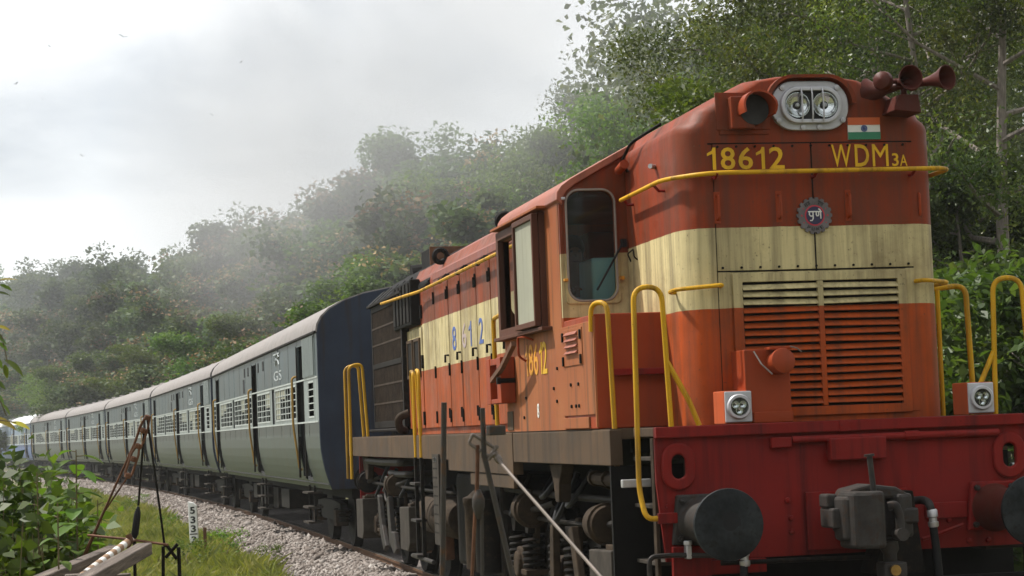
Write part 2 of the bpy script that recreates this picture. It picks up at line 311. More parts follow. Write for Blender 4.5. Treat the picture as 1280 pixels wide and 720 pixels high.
def rrect(cx, cz, w_, h, r, n=6):
    p = []
    for sx_, sz, a0 in ((1, 1, 0), (-1, 1, 90), (-1, -1, 180), (1, -1, 270)):
        for k in range(n+1):
            a = R(a0+90*k/n); p.append((cx+sx_*(w_/2-r)+r*math.cos(a), cz+sz*(h/2-r)+r*math.sin(a)))
    return p
def fillet(pts, r, n=6):
    pts = [Vector(p) for p in pts]; out = [pts[0]]
    for a, b, c in zip(pts, pts[1:], pts[2:]):
        d1, d2 = (a-b), (c-b); q = min(r, d1.length*0.49, d2.length*0.49); p0, p1 = b+d1.normalized()*q, b+d2.normalized()*q
        for k in range(n+1):
            t = k/n; out.append(p0*(1-t)**2+b*2*t*(1-t)+p1*t*t)
    return out+[pts[-1]]
def tag(o, label, cat=None, group=None, kind=None):
    if label: o['label'] = label
    if cat: o['category'] = cat
    if group: o['group'] = group
    if kind: o['kind'] = kind
    return o
def empty(name, loc=(0, 0, 0), rz=0):
    o = bpy.data.objects.new(name, None); col.objects.link(o); o.location = loc; o.rotation_euler = (0, 0, rz); o.empty_display_size = 0.2; return o
def copy_tree(o, parent=None, skip='\0'):
    c = o.copy(); col.objects.link(c)
    if parent is not None: c.parent = parent
    for ch in list(o.children):
        if not ch.name.startswith(skip): copy_tree(ch, c, skip)
    return c
def npmesh(name, verts, faces_n, mat, parent=None, mats=None, midx=None):
    """verts: (n,3) array; faces of faces_n vertices each, in order"""
    me = bpy.data.meshes.new(name); nv = len(verts); nf = nv//faces_n
    me.vertices.add(nv); me.vertices.foreach_set('co', np.asarray(verts, np.float32).ravel())
    me.loops.add(nv); me.loops.foreach_set('vertex_index', np.arange(nv, dtype=np.int32))
    me.polygons.add(nf); me.polygons.foreach_set('loop_start', np.arange(0, nv, faces_n, dtype=np.int32)); me.polygons.foreach_set('loop_total', np.full(nf, faces_n, np.int32))
    for m in (mats or [mat]): me.materials.append(m)
    if midx is not None: me.polygons.foreach_set('material_index', midx.astype(np.int32))
    me.update(calc_edges=True)
    o = bpy.data.objects.new(name, me); col.objects.link(o)
    if parent is not None: o.parent = parent
    return o
def digit_one(name, mat, parent, o3, u, v, w_, h, ext=0.002):
    """the figure 1: a stem with a slanting flag"""
    o3, U, V = Vector(o3), Vector(u).normalized(), Vector(v).normalized(); W = U.cross(V)
    p = [(0.62, 0), (1, 0), (1, 1), (0.70, 1), (0.55, 0.86), (0.0, 0.74), (0.0, 0.62), (0.62, 0.72)]
    return MB().rings([[o3+U*(a*w_)+V*(b*h)+W*e for a, b in p] for e in (-ext, ext)]).build(name, mat, parent)
def text(name, s, mat, parent, o3, u, v, w_, h, ext=0.003, font_scale=None):
    """lettering as a thin raised mesh, scaled to w_ x h with its lower-left corner at o3"""
    if s == '1': return digit_one(name, mat, parent, o3, u, v, w_, h, ext)
    cu = bpy.data.curves.new(name, 'FONT'); cu.body = s; cu.extrude = 0.5; cu.resolution_u = 3
    if font_scale and s not in 'MWA': cu.offset = font_scale
    ob = bpy.data.objects.new(name, cu); col.objects.link(ob)
    dg = bpy.context.evaluated_depsgraph_get(); me = bpy.data.meshes.new_from_object(ob.evaluated_get(dg)); bpy.data.objects.remove(ob)
    a = np.zeros(len(me.vertices)*3, np.float32); me.vertices.foreach_get('co', a); a = a.reshape(-1, 3)
    if len(a):
        lo, hi = a.min(0), a.max(0); a = (a-lo)/np.maximum(hi-lo, 1e-6)
        U, V = Vector(u).normalized(), Vector(v).normalized(); W = U.cross(V)
        b = np.array(o3)[None]+a[:, :1]*w_*np.array(U)[None]+a[:, 1:2]*h*np.array(V)[None]+(a[:, 2:3]*2-1)*ext*np.array(W)[None]
        me.vertices.foreach_set('co', b.astype(np.float32).ravel())
    me.update(); me.materials.clear(); me.materials.append(mat)
    q = bpy.data.objects.new(name, me); col.objects.link(q)
    if parent is not None: q.parent = parent
    return q
def wall_cells(mb, us, zs, holes, pt):
    """sheet over breakpoints us x zs without the cells that fall in a hole; pt(u,z) -> 3D"""
    us = sorted(set(us+[h[0] for h in holes]+[h[1] for h in holes])); zs = sorted(set(zs+[h[2] for h in holes]+[h[3] for h in holes]))
    vid = {}
    def vv(i, j):
        if (i, j) not in vid: vid[(i, j)] = len(mb.v); mb.v.append(tuple(pt(us[i], zs[j])))
        return vid[(i, j)]
    for i in range(len(us)-1):
        for j in range(len(zs)-1):
            cu_, cz = (us[i]+us[i+1])/2, (zs[j]+zs[j+1])/2
            if any(h[0] < cu_ < h[1] and h[2] < cz < h[3] for h in holes): continue
            mb.f.append((vv(i, j), vv(i+1, j), vv(i+1, j+1), vv(i, j+1)))
    return mb

# ------------------------------------------------------------------ the line of the track: straight under the engine, then a 940 m curve to -x
RC, Y0 = 940.0, 14.0
def arc(s, off=0.0):
    if s <= Y0: return Vector((off, s, 0)), 0.0
    th = (s-Y0)/RC
    return Vector((-RC+(RC+off)*math.cos(th), Y0+(RC+off)*math.sin(th), 0)), th
def side_of_track(x, y):
    """signed distance to the right of the track's centre line"""
    return np.where(y < Y0, x, np.hypot(x+RC, y-Y0)-RC)
def ground_z(x, y):
    d = side_of_track(x, y); g = -0.42
    r = np.clip(d-7.0, 0, None); hill = 0.10*r+0.0011*r*r; hill = np.minimum(hill, 16+0.02*r)
    far = np.clip((y-150.0)/160.0, 0, 1); l = np.clip(-d-30, 0, None)
    return g+np.where(d > 0, hill, 0)+far*far*12*np.clip((d+40)/40, 0, 1)+0.04*np.sin(x*1.7)*np.sin(y*1.3)*(np.abs(d) > 2.6)

# ------------------------------------------------------------------ ground, ballast, rails
def sheet(name, xs, ys, zf, mat):
    X, Y = np.meshgrid(xs, ys, indexing='ij'); Z = zf(X, Y)
    v = np.stack([X, Y, Z], -1).reshape(-1, 3); ny = len(ys); f = []
    for i in range(len(xs)-1):
        for j in range(len(ys)-1): a = i*ny+j; f.append((a, a+ny, a+ny+1, a+1))
    me = bpy.data.meshes.new(name); me.from_pydata(v.tolist(), [], f); me.update(); me.materials.append(mat)
    me.polygons.foreach_set('use_smooth', [True]*len(f))
    o = bpy.data.objects.new(name, me); col.objects.link(o); return o
gx = np.concatenate([np.linspace(-600, -60, 10), np.linspace(-50, 60, 56), np.linspace(75, 600, 16)])
gy = np.concatenate([np.linspace(-600, -30, 8), np.linspace(-20, 120, 60), np.linspace(126, 330, 42), np.linspace(345, 700, 8)])
tag(sheet('ground', gx, gy, ground_z, M_ground), 'grassy ground beside and beyond the railway line', kind='structure')
# ballast bed swept along the track
prof = [(-2.15, -0.50), (-1.98, -0.41), (-1.55, -0.15), (-1.30, -0.10), (1.30, -0.10), (1.55, -0.15), (1.98, -0.41), (2.15, -0.50)]
ss = [-40+2.0*i for i in range(120)]
mb = MB(); rows = []
for s_ in ss: rows.append([(arc(s_, x)[0].x, arc(s_, x)[0].y, z) for x, z in prof])
vs_ = [p for r in rows for p in r]; n_ = len(prof)
mb.add(vs_, [(i*n_+j, i*n_+j+1, (i+1)*n_+j+1, (i+1)*n_+j) for i in range(len(rows)-1) for j in range(n_-1)])
tag(mb.build('ballast_bed', M_bed), 'raised stone ballast bed under the railway track', kind='structure')
rng = np.random.default_rng(7)
def stones(n, s0, s1, off, rad):
    """irregular eight-faced stones"""
    base = np.array([(1, 0, 0), (0, 1, 0), (-1, 0, 0), (0, -1, 0), (0, 0, 1), (0, 0, -1)], float)
    tri = np.array([(0, 1, 4), (1, 2, 4), (2, 3, 4), (3, 0, 4), (1, 0, 5), (2, 1, 5), (3, 2, 5), (0, 3, 5)])
    u = rng.random(n); s = s0+(s1-s0)*u**1.7; o = rng.uniform(off[0], off[1], n)
    z = np.interp(o, [p[0] for p in prof], [p[1] for p in prof])
    th = np.where(s > Y0, (s-Y0)/RC, 0)
    cx = np.where(s > Y0, -RC+(RC+o)*np.cos(th), o); cyy = np.where(s > Y0, Y0+(RC+o)*np.sin(th), s)
    r = rad*np.exp(rng.normal(-0.1, 0.36, n))*(1+0.006*np.maximum(s-20, 0))
    V = base[None]*rng.uniform(0.6, 1.2, (n, 6, 1))*r[:, None, None]
    V = V+rng.normal(0, 0.22, (n, 6, 3))*r[:, None, None]
    a = rng.uniform(0, 6.28, n); b = rng.uniform(-0.7, 0.7, n); ca, sa, cb, sb = np.cos(a), np.sin(a), np.cos(b), np.sin(b)
    x = V[..., 0]*cb[:, None]+V[..., 2]*sb[:, None]; zz = -V[..., 0]*sb[:, None]+V[..., 2]*cb[:, None]; y = V[..., 1]
    V = np.stack([x*ca[:, None]-y*sa[:, None], x*sa[:, None]+y*ca[:, None], zz*0.8], -1)
    V = V+np.stack([cx, cyy, z+r*0.28], -1)[:, None]
    me = bpy.data.meshes.new('ballast_stones'); nv = n*6; me.vertices.add(nv); me.vertices.foreach_set('co', V.astype(np.float32).ravel())
    F = (tri[None]+(np.arange(n)*6)[:, None, None]).reshape(-1); nf = n*8
    me.loops.add(nf*3); me.loops.foreach_set('vertex_index', F.astype(np.int32)); me.polygons.add(nf)
    me.polygons.foreach_set('loop_start', np.arange(0, nf*3, 3, dtype=np.int32)); me.polygons.foreach_set('loop_total', np.full(nf, 3, np.int32))
    me.update(calc_edges=True); me.materials.append(M_stone)
    o_ = bpy.data.objects.new('ballast_stones', me); col.objects.link(o_)
    return tag(o_, 'loose pinkish grey ballast stones heaped along the rails', 'ballast', kind='stuff')
stones(46000, 13, 120, (-2.12, -0.98), 0.030)
track = tag(empty('railway_track', (0, 0, 0)), 'broad gauge railway track under the train, rusty rails on concrete sleepers', 'track')
for sgn in (-1, 1):
    sp = [(-0.068, -0.17), (0.068, -0.17), (0.068, -0.155), (0.012, -0.14), (0.010, -0.045), (0.034, -0.035), (0.034, -0.003), (-0.034, -0.003), (-0.034, -0.035), (-0.010, -0.045), (-0.012, -0.14), (-0.068, -0.155)]
    rs = []; rt = []
    for s_ in [-14+1.5*i for i in range(110)]:
        rs.append([tuple(arc(s_, sgn*0.872+x)[0]+Vector((0, 0, z))) for x, z in sp])
        rt.append([tuple(arc(s_, sgn*0.872+x)[0]+Vector((0, 0, z))) for x, z in ((-0.030, -0.004), (0.030, -0.004), (0.030, 0), (-0.030, 0))])
    r_ = MB().rings(rs).build('rail', M_rail, track); MB().rings(rt).build('rail_head', M_railtop, r_)
sl_ = MB().prism([(-1.375, -0.27), (1.375, -0.27), (1.375, -0.085), (0.55, -0.11), (-0.55, -0.11), (-1.375, -0.085)], 'y', -0.12, 0.12).build('sleeper', M_conc, track, 0.012)
clip = MB().tube([(-0.06, -0.03, 0), (-0.06, 0.04, 0.02), (0, 0.05, 0.03), (0.03, 0.0, 0.02), (0.0, -0.05, 0.015)], 0.009, 5).build('rail_clip', M_rust, sl_); clip.location = (-0.975, 0, -0.115)
for i in range(112):
    p, th = arc(13+0.65*i)
    q = sl_ if i == 0 else copy_tree(sl_, track)
    q.location = p; q.rotation_euler = (0, 0, th)

# ------------------------------------------------------------------ the diesel locomotive (front plate at y = 0, rail head at z = 0)
loco = tag(empty('diesel_locomotive'), 'red, cream and orange diesel locomotive numbered 18612 heading the train', 'locomotive')
def roofz(x):
    a = abs(x); k = max(0.0, min(1.0, (a-0.24)/0.28)); return 4.160-0.53*(max(0.0, a-0.52)+0.14*k*k)
YH = 0.40   # front face of the short hood
# --- short hood shell
def hood_profile(wd, zb, n=9, sh=0.10):
    p = [(-wd, zb), (-wd, roofz(wd)-sh)]
    for k in range(1, 4): t = k/4; p.append((-wd+sh*(1-math.cos(t*math.pi/2)), roofz(wd)-sh+sh*math.sin(t*math.pi/2)*0.9))
    for k in range(n): x = -(wd-sh)*(1-2*k/(n-1)); p.append((x, roofz(x)))
    for k in range(3, 0, -1): t = k/4; p.append((wd-sh*(1-math.cos(t*math.pi/2)), roofz(wd)-sh+sh*math.sin(t*math.pi/2)*0.9))
    return p+[(wd, roofz(wd)-sh), (wd, zb)]
rs = []
WH = 0.945
for k in range(9):
    a = k/8*math.pi/2; wd = WH-0.19+0.19*math.sin(a); yy = YH+0.26*(1-math.cos(a)); base = hood_profile(WH, 1.725)
    rs.append([(x*wd/WH, yy, z-0.03*(1-math.sin(a)) if z > 3.5 else z) for x, z in base])
rs.append([(x, 1.98, z) for x, z in hood_profile(WH, 1.725)])
hood = MB().rings(rs, caps=True).build('short_hood', M_front, loco, smooth=True)
# removable front panels, 5 mm proud
for x0, x1, z0, z1 in ((-0.715, -0.004, 2.785, 3.668), (0.004, 0.715, 2.785, 3.668), (-0.715, -0.625, 1.77, 2.775), (0.655, 0.72, 1.77, 2.775)):
    bx('front_panel', M_front, loco, x0, x1, YH-0.006, YH+0.02, z0, z1, 0.003)
for x0, x1, z0, z1 in ((-0.75, 0.75, 3.667, 3.677), (-0.0045, 0.0045, 2.77, 3.668), (-0.72, 0.72, 2.774, 2.786), (-0.7195, -0.7145, 1.77, 3.67)):
    bx('panel_seam', M_black, loco, x0, x1, YH-0.0075 if z1-z0 > 0.02 and abs(x0) < 0.1 else YH-0.003, YH+0.004, z0, z1, 0)
mb = MB()
for x in [-0.68+0.136*i for i in range(11)]:
    for z in (2.805, 3.65): mb.cyl((x, YH-0.016, z), (x, YH, z), 0.009, n=6)
mb.build('panel_bolts', M_dark, loco)
# --- louvred air intake
lf = MB().ring_plate(rrect(0.018, 2.265, 1.27, 1.00, 0.01, 1), rrect(0.018, 2.265, 1.135, 0.875, 0.005, 1), 'y', YH-0.03, YH+0.01).build('louvre_frame', M_front, loco, 0.004)
bx('centre_bar', M_front, lf, -0.006, 0.034, YH-0.034, YH-0.004, 1.83, 2.70, 0.004)
bx('louvre_backing', M_black, lf, -0.56, 0.59, YH-0.0035, YH-0.0015, 1.82, 2.71, 0)
NS = 16
for i in range(NS):
    z = 1.845+i*(0.855/NS)
    for x0, x1 in ((-0.549, -0.006), (0.034, 0.585)):
        jig = random.Random(i*7+int(x0*10)).uniform(-0.004, 0.004)
        MB().add([(x0, YH-0.006, z+0.039+jig), (x1, YH-0.006, z+0.039-jig), (x1, YH-0.042, z+0.004-jig), (x0, YH-0.042, z+0.004+jig), (x0, YH-0.004, z+0.035+jig), (x1, YH-0.004, z+0.035-jig), (x1, YH-0.040, z+0.0005-jig), (x0, YH-0.040, z+0.0005+jig)],
                 [(0, 1, 2, 3), (4, 7, 6, 5), (0, 4, 5, 1), (2, 6, 7, 3), (0, 3, 7, 4), (1, 5, 6, 2)]).build('louvre_slat', M_front, lf)
# --- twin headlight
hl = MB().prism(rrect(0.0, 3.930, 0.565, 0.345, 0.16, 8), 'y', YH-0.035, YH+0.01).build('headlight', M_silver, loco, 0.006)
MB().ring_plate(rrect(0.0, 3.930, 0.445, 0.255, 0.125, 8), rrect(0.0, 3.930, 0.385, 0.200, 0.098, 8), 'y', YH-0.075, YH-0.030).build('bezel', M_silver, hl, 0.006)
MB().prism(rrect(0.0, 3.930, 0.385, 0.20, 0.098, 8), 'y', YH-0.042, YH-0.036).build('lamp_well', M_lampback, hl)
for x in (-0.100, 0.100):
    lp = MB().lathe((x, YH-0.040, 3.930), (0, -1, 0), [(0.0, 0.012), (0.002, 0.03), (0.008, 0.055), (0.020, 0.078), (0.027, 0.085), (0.027, 0.089), (0.0, 0.089)], 28, caps=False).build('lamp', M_reflect, hl, smooth=True)
    MB().lathe((x, YH-0.040, 3.930), (0, -1, 0), [(0.004, 0.012), (0.022, 0.016), (0.030, 0.010)], 12).build('bulb', M_steel, hl, smooth=True)
    MB().lathe((x, YH-0.069, 3.930), (0, -1, 0), [(0.0, 0.089), (0.006, 0.06), (0.009, 0.001)], 24, caps=False).build('lens', M_lens, hl, smooth=True)
for x in (-0.075, 0.0, 0.080): MB().tube([(x, YH-0.078, 3.815), (x, YH-0.092, 3.855), (x, YH-0.092, 4.005), (x, YH-0.078, 4.045)], 0.006, 6).build('guard_bar', M_silver, hl)
mb = MB()
for x, z in ((-0.20, 4.055), (0.20, 4.055), (-0.235, 3.825), (0.235, 3.825), (-0.06, 3.775), (0.06, 3.775)): mb.lathe((x, YH-0.034, z), (0, -1, 0), [(0, 0.022), (0.016, 0.019), (0.018, 0.008), (0.022, 0.008)], 10)
mb.build('clamp_lugs', M_silver, hl)
vis = rrect(0.0, 3.930, 0.66, 0.43, 0.205, 8); vin = rrect(0.0, 3.930, 0.60, 0.385, 0.185, 8)
up_o = [p for p in vis if p[1] > 3.92]; up_i = [p for p in vin if p[1] > 3.92]
rr = [[(o[0], YH-0.075, o[1]), (o[0], YH+0.02, o[1]), (i[0], YH+0.02, i[1]), (i[0], YH-0.075, i[1])] for o, i in zip(up_o, up_i)]
MB().rings(rr).build('headlight_visor', M_front, loco, smooth=True)
# --- hooded marker lamp at the left of the headlight
ml = MB().box(-0.595, -0.43, YH-0.10, YH+0.02, 3.765, 3.99).build('marker_lamp', M_front, loco, 0.008)
c = Vector((-0.43, YH, 3.895)); ro = []; ri = []
angs = [R(a) for a in range(-25, 206, 14)]
rr = [[(c.x+0.122*math.cos(a), YH-0.27+0.05*abs(math.sin(a-0.2)), c.z+0.122*math.sin(a)), (c.x+0.122*math.cos(a), YH+0.02, c.z+0.122*math.sin(a)), (c.x+0.108*math.cos(a), YH+0.02, c.z+0.108*math.sin(a)), (c.x+0.108*math.cos(a), YH-0.27+0.05*abs(math.sin(a-0.2)), c.z+0.108*math.sin(a))] for a in angs]
MB().rings(rr).build('hood', M_box, ml, smooth=True)
MB().cyl((c.x, YH-0.105, c.z), (c.x, YH-0.04, c.z), 0.105, n=24).build('lamp_face', M_lampback, ml)
bx('base_plate', M_front, ml, -0.66, -0.30, YH-0.012, YH+0.01, 3.735, 3.765, 0.002)
bx('mounting_plate', M_front, ml, -0.68, -0.29, YH-0.010, YH+0.01, 3.767, 4.03, 0.003)
# --- flag, emblem, number, class lettering
fl = bx('flag_plate', M_wht, loco, 0.28, 0.52, YH-0.008, YH+0.002, 3.690, 3.845, 0.001)
bx('saffron_stripe', M_saf, fl, 0.28, 0.52, YH-0.011, YH-0.0075, 3.793, 3.845, 0)
bx('green_stripe', M_grn, fl, 0.28, 0.52, YH-0.011, YH-0.0075, 3.690, 3.742, 0)
mb = MB().tube([(0.40+0.021*math.cos(a), YH-0.010, 3.7675+0.021*math.sin(a)) for a in [k*math.pi/12 for k in range(24)]], 0.003, 5, closed=True)
for k in range(12): a = k*math.pi/12; mb.box(-0.019, 0.019, -0.0015, 0.0015, -0.0009, 0.0009, Matrix.Translation((0.40, YH-0.010, 3.7675)) @ Matrix.Rotation(a, 4, 'Y'))
mb.build('chakra', M_bluetext, fl)
XF, ZF = (1, 0, 0), (0, 0, 1)
for ch, x0, wd in (('1', -0.757, 0.062), ('8', -0.660, 0.105), ('6', -0.532, 0.105), ('1', -0.402, 0.062), ('2', -0.308, 0.110)):
    text('number_digit', ch, M_yeltext, loco, (x0, YH-0.009, 3.490), XF, ZF, wd, 0.155, 0.002, 0.012)
for ch, x0, wd, h in (('W', 0.150, 0.145, 0.158), ('D', 0.322, 0.105, 0.158), ('M', 0.452, 0.118, 0.158), ('3', 0.597, 0.048, 0.092), ('A', 0.655, 0.055, 0.080)):
    text('class_letter', ch, M_yeltext, loco, (x0, YH-0.009, 3.497), XF, ZF, wd, h, 0.002, 0.012)
EZ = 3.157
gear = []
for k in range(18):
    for da, r in ((-7.2, 0.113), (-4.5, 0.130), (4.5, 0.130), (7.2, 0.113)):
        a = R(k*20+da); gear.append((r*math.cos(a), EZ+r*math.sin(a)))
em = MB().prism(gear, 'y', YH-0.022, YH-0.004).build('emblem', M_emg, loco)
MB().prism([(0.118*math.cos(R(a)), EZ+0.118*math.sin(R(a))) for a in range(0, 360, 8)], 'y', YH-0.0235, YH-0.018).build('rim_plate', M_emg, em)
MB().prism([(0.073*math.cos(R(a)), EZ+0.073*math.sin(R(a))) for a in range(0, 360, 8)], 'y', YH-0.026, YH-0.020).build('red_ring', M_emr, em)
MB().prism([(0.063*math.cos(R(a)), EZ+0.063*math.sin(R(a))) for a in range(0, 360, 8)], 'y', YH-0.028, YH-0.022).build('navy_disc', M_navy, em)
# the word pune in Devanagari, drawn stroke by stroke
def strokes(name, segs, mat, parent, yy, r=0.0045):
    mb = MB()
    for s_ in segs: mb.tube([(x, yy, z) for x, z in s_], r, 6)
    return mb.build(name, mat, parent)
z0 = EZ
strokes('emblem_word', [[(-0.050, z0+0.026), (0.050, z0+0.026)], [(-0.040, z0+0.026), (-0.040, z0+0.004), (-0.032, z0-0.005), (-0.014, z0-0.005)], [(-0.014, z0+0.026), (-0.014, z0-0.022), (-0.022, z0-0.036), (-0.038, z0-0.036)],
                        [(0.010, z0+0.026), (0.010, z0+0.004), (0.014, z0-0.004), (0.022, z0-0.004), (0.028, z0+0.004), (0.028, z0+0.026)], [(0.042, z0+0.026), (0.042, z0-0.024)], [(0.042, z0+0.027), (0.037, z0+0.040), (0.026, z0+0.045)]], M_wht, em, YH-0.029)
for i, ch in enumerate('PUNE'):
    a = R(-120+i*20); p = (0.096*math.cos(a), YH-0.0255, EZ+0.096*math.sin(a)); u = Vector((-math.sin(a), 0, math.cos(a))); v = Vector((-math.cos(a), 0, -math.sin(a)))
    text('emblem_letter', ch, M_blk, em, Vector(p)-u*0.010-v*0.011, u, v, 0.020, 0.023, 0.0015, 0.01)
for a0, segs in ((122, [[(-0.022, 0.010), (0.022, 0.010)], [(-0.018, 0.010), (-0.018, -0.008), (-0.008, -0.008)], [(-0.006, 0.010), (-0.006, -0.011)], [(0.004, 0.0), (0.010, -0.008)], [(0.016, 0.010), (0.016, -0.011)]]),
                 (62, [[(-0.022, 0.010), (0.022, 0.010)], [(-0.014, 0.010), (-0.008, 0.002), (-0.014, -0.002), (-0.006, -0.011)], [(-0.014, 0.011), (-0.02, 0.02)], [(0.002, -0.004), (0.006, 0.002), (0.012, -0.004)], [(0.017, 0.010), (0.017, -0.011)]])):
    a = R(a0); u = Vector((math.sin(a), 0, -math.cos(a))); v = Vector((math.cos(a), 0, math.sin(a))); c = Vector((0.095*math.cos(a), YH-0.0255, EZ+0.095*math.sin(a)))
    mb = MB()
    for s_ in segs: mb.tube([c+u*x+v*z for x, z in s_], 0.0028, 5)
    mb.build('emblem_word', M_blk, em)
for a0 in (180, 0, 30, 150, -32, 212):
    a = R(a0); c = (0.095*math.cos(a), EZ+0.095*math.sin(a)); r_ = 0.010 if a0 in (0, 180) else 0.006
    MB().prism([(c[0]+(r_ if k % 2 == 0 else r_*0.42)*math.sin(k*math.pi/5), c[1]+(r_ if k % 2 == 0 else r_*0.42)*math.cos(k*math.pi/5)) for k in range(10)], 'y', YH-0.026, YH-0.022).build('emblem_star', M_emr, em)
# --- horizontal rail round the hood, grab irons
hr = MB().tube(fillet([(1.00, 1.1, 3.46), (1.00, 0.28, 3.465), (-0.78, 0.28, 3.455), (-1.03, 0.60, 3.45), (-1.03, 1.80, 3.44)], 0.16), 0.0165, 10).build('hood_handrail', M_yel, loco, smooth=True)
for x in (-0.72, 0.0, 0.72): MB().tube([(x, 0.28, 3.455), (x, 0.33, 3.43), (x, YH, 3.43)], 0.012, 6).build('bracket', M_red, hr)
for y in (0.85, 1.75): MB().tube([(-1.03, y, 3.445), (-0.99, y, 3.40), (-0.93, y, 3.40)], 0.011, 6).build('bracket', M_red, hr)
for x in (-0.70, -0.253, 0.255, 0.79):
    y = YH+(0.05 if abs(x) > 0.78 else 0.0)
    MB().tube(fillet([(x, y, 3.31), (x, y-0.055, 3.30), (x, y-0.055, 3.15), (x, y, 3.14)], 0.02), 0.010, 6).build('grab_iron', M_box, loco, smooth=True)
    bx('grab_plate', M_box, loco, x-0.022, x+0.022, y-0.010, y+0.03, 3.115, 3.335, 0.002)
MB().tube(fillet([(-0.70, YH+0.01, 2.68), (-0.72, 0.26, 2.68), (-1.02, 0.42, 2.665), (-1.0, 0.66, 2.66), (-0.88, 0.68, 2.66)], 0.07), 0.015, 8).build('corner_grab_rail', M_yel, loco, smooth=True)
MB().tube(fillet([(0.72, YH+0.02, 2.68), (0.76, 0.28, 2.68), (1.00, 0.45, 2.67), (0.99, 0.72, 2.665), (0.87, 0.74, 2.66)], 0.07), 0.015, 8).build('corner_grab_rail', M_yel, loco, smooth=True)
# small fittings on the hood side
MB().tube(fillet([(-0.95, 1.86, 3.66), (-1.0, 1.86, 3.74), (-1.0, 1.55, 3.84), (-0.86, 1.2, 3.93)], 0.08), 0.012, 6).build('side_conduit', M_black, loco)
MB().cyl((-1.0, 1.95, 3.68), (-1.0, 1.76, 3.71), 0.035, n=14).build('conduit_gland', M_box, loco)
MB().cyl((-0.93, 1.10, 3.60), (-1.0, 1.02, 3.60), 0.018, n=10).build('side_nozzle', M_steel, loco)
MB().tube(fillet([(-0.945, 1.90, 2.98), (-0.97, 1.90, 3.04), (-0.97, 1.72, 3.06), (-0.97, 1.70, 3.0), (-0.945, 1.7, 2.98)], 0.02), 0.006, 5).build('lifting_hook', M_dark, loco)
# --- air horns on a bracket at the right of the roof
hn = MB().prism([(0.54, 3.86), (0.74, 3.84), (0.72, 3.97), (0.58, 3.97)], 'y', 0.15, 0.44).build('horn_bracket', M_horn, loco, 0.006)
MB().cyl((0.65, 0.24, 3.96), (0.65, 0.24, 4.07), 0.022, n=10).build('stand_pipe', M_horn, hn)
def horn(c, d, ln, rb):
    c, d = Vector(c), Vector(d).normalized(); pr = [(0, 0.030), (0.02, 0.042), (0.06, 0.042), (0.075, 0.026), (0.35*ln, 0.026), (0.6*ln, 0.038), (0.8*ln, 0.058), (0.93*ln, 0.082), (ln, rb), (ln, rb-0.007), (0.9*ln, 0.068), (0.7*ln, 0.040), (0.35*ln, 0.018)]
    return MB().lathe(c-d*ln, d, pr, 24).build('air_horn', M_horn, loco, smooth=True)
horn((0.635, 0.06, 4.075), (0.02, -1, 0.02), 0.32, 0.088)
horn((0.92, 0.10, 4.080), (0.45, -0.9, 0.02), 0.36, 0.090)
horn((0.47, 0.46, 4.03), (-0.6, 0.8, -0.05), 0.38, 0.105)
MB().lathe((0.475, 0.17, 4.065), (-0.5, -0.6, 0.1), [(-0.06, 0.02), (-0.05, 0.055), (0.0, 0.072), (0.04, 0.062), (0.06, 0.03), (0.065, 0.0)], 18, caps=False).build('horn_back_cap', M_horn, loco, smooth=True)
MB().cyl((0.46, 0.22, 4.07), (0.90, 0.30, 4.085), 0.017, n=10).build('horn_pipe', M_horn, hn)

# --- front deck, headstock, buffers, coupler
bx('front_deck', M_sill, loco, -1.30, 1.30, 0.02, 0.66, 1.66, 1.722, 0.006)
hs = MB(); holes = [(-1.225, -1.115, 1.37, 1.545), (1.125, 1.235, 1.355, 1.53)]
wall_cells(hs, [-1.322, 1.322], [0.83, 1.655], holes, lambda u, z: (u*(1.0 if z > 1.2 else 0.965), 0.0, z))
hs = hs.build('headstock', M_red, loco, solid=0.03, fix=False)
bx('headstock_lip', M_red, loco, -1.325, 1.325, -0.05, 0.03, 1.650, 1.724, 0.006)
bx('lip_joint', M_red, loco, -0.045, 0.03, -0.06, -0.04, 1.648, 1.726, 0.004)
for x, z in ((-1.17, 1.457), (1.18, 1.443)):
    MB().ring_plate(rrect(x, z, 0.235, 0.315, 0.115, 8), rrect(x, z, 0.095, 0.16, 0.047, 8), 'y', -0.03, 0.004).build('lifting_eye_ring', M_red, hs, 0.012, smooth=True)
bx('lamp_bracket', M_red, hs, -0.53, -0.385, -0.05, -0.002, 1.555, 1.625, 0.006)
bx('jumper_box', M_red, hs, -0.13, 0.27, -0.09, -0.002, 1.455, 1.605, 0.01)
MB().cyl((-0.38, -0.035, 1.605), (1.10, -0.035, 1.600), 0.026, n=10).build('conduit_pipe', M_red, hs, smooth=True)
MB().cyl((0.42, -0.035, 1.603), (0.52, -0.035, 1.603), 0.034, n=10).build('pipe_union', M_red, hs)
for x in (-1.26, -1.20): MB().lathe((x, -0.001, 1.20), (0, -1, 0), [(0, 0.012), (0.012, 0.009)], 8).build('rivet', M_red, hs)
for x, z in ((-0.42, 1.20), (-0.40, 1.08), (-0.40, 0.99), (0.72, 1.02), (-1.22, 0.91), (0.86, 0.87), (1.0, 0.87), (0.46, 0.88)): MB().lathe((x, -0.001, z), (0, -1, 0), [(0, 0.022), (0.02, 0.018), (0.024, 0.004)], 8).build('headstock_bolt', M_red, hs)
bx('draft_plate', M_red, hs, -0.30, 0.42, -0.035, -0.002, 0.86, 1.25, 0.006)
MB().prism([(0.05, 0.70), (0.24, 1.24), (0.36, 1.24), (0.42, 0.70)], 'y', -0.30, -0.036).build('draft_gear_housing', M_dark, hs, 0.01)
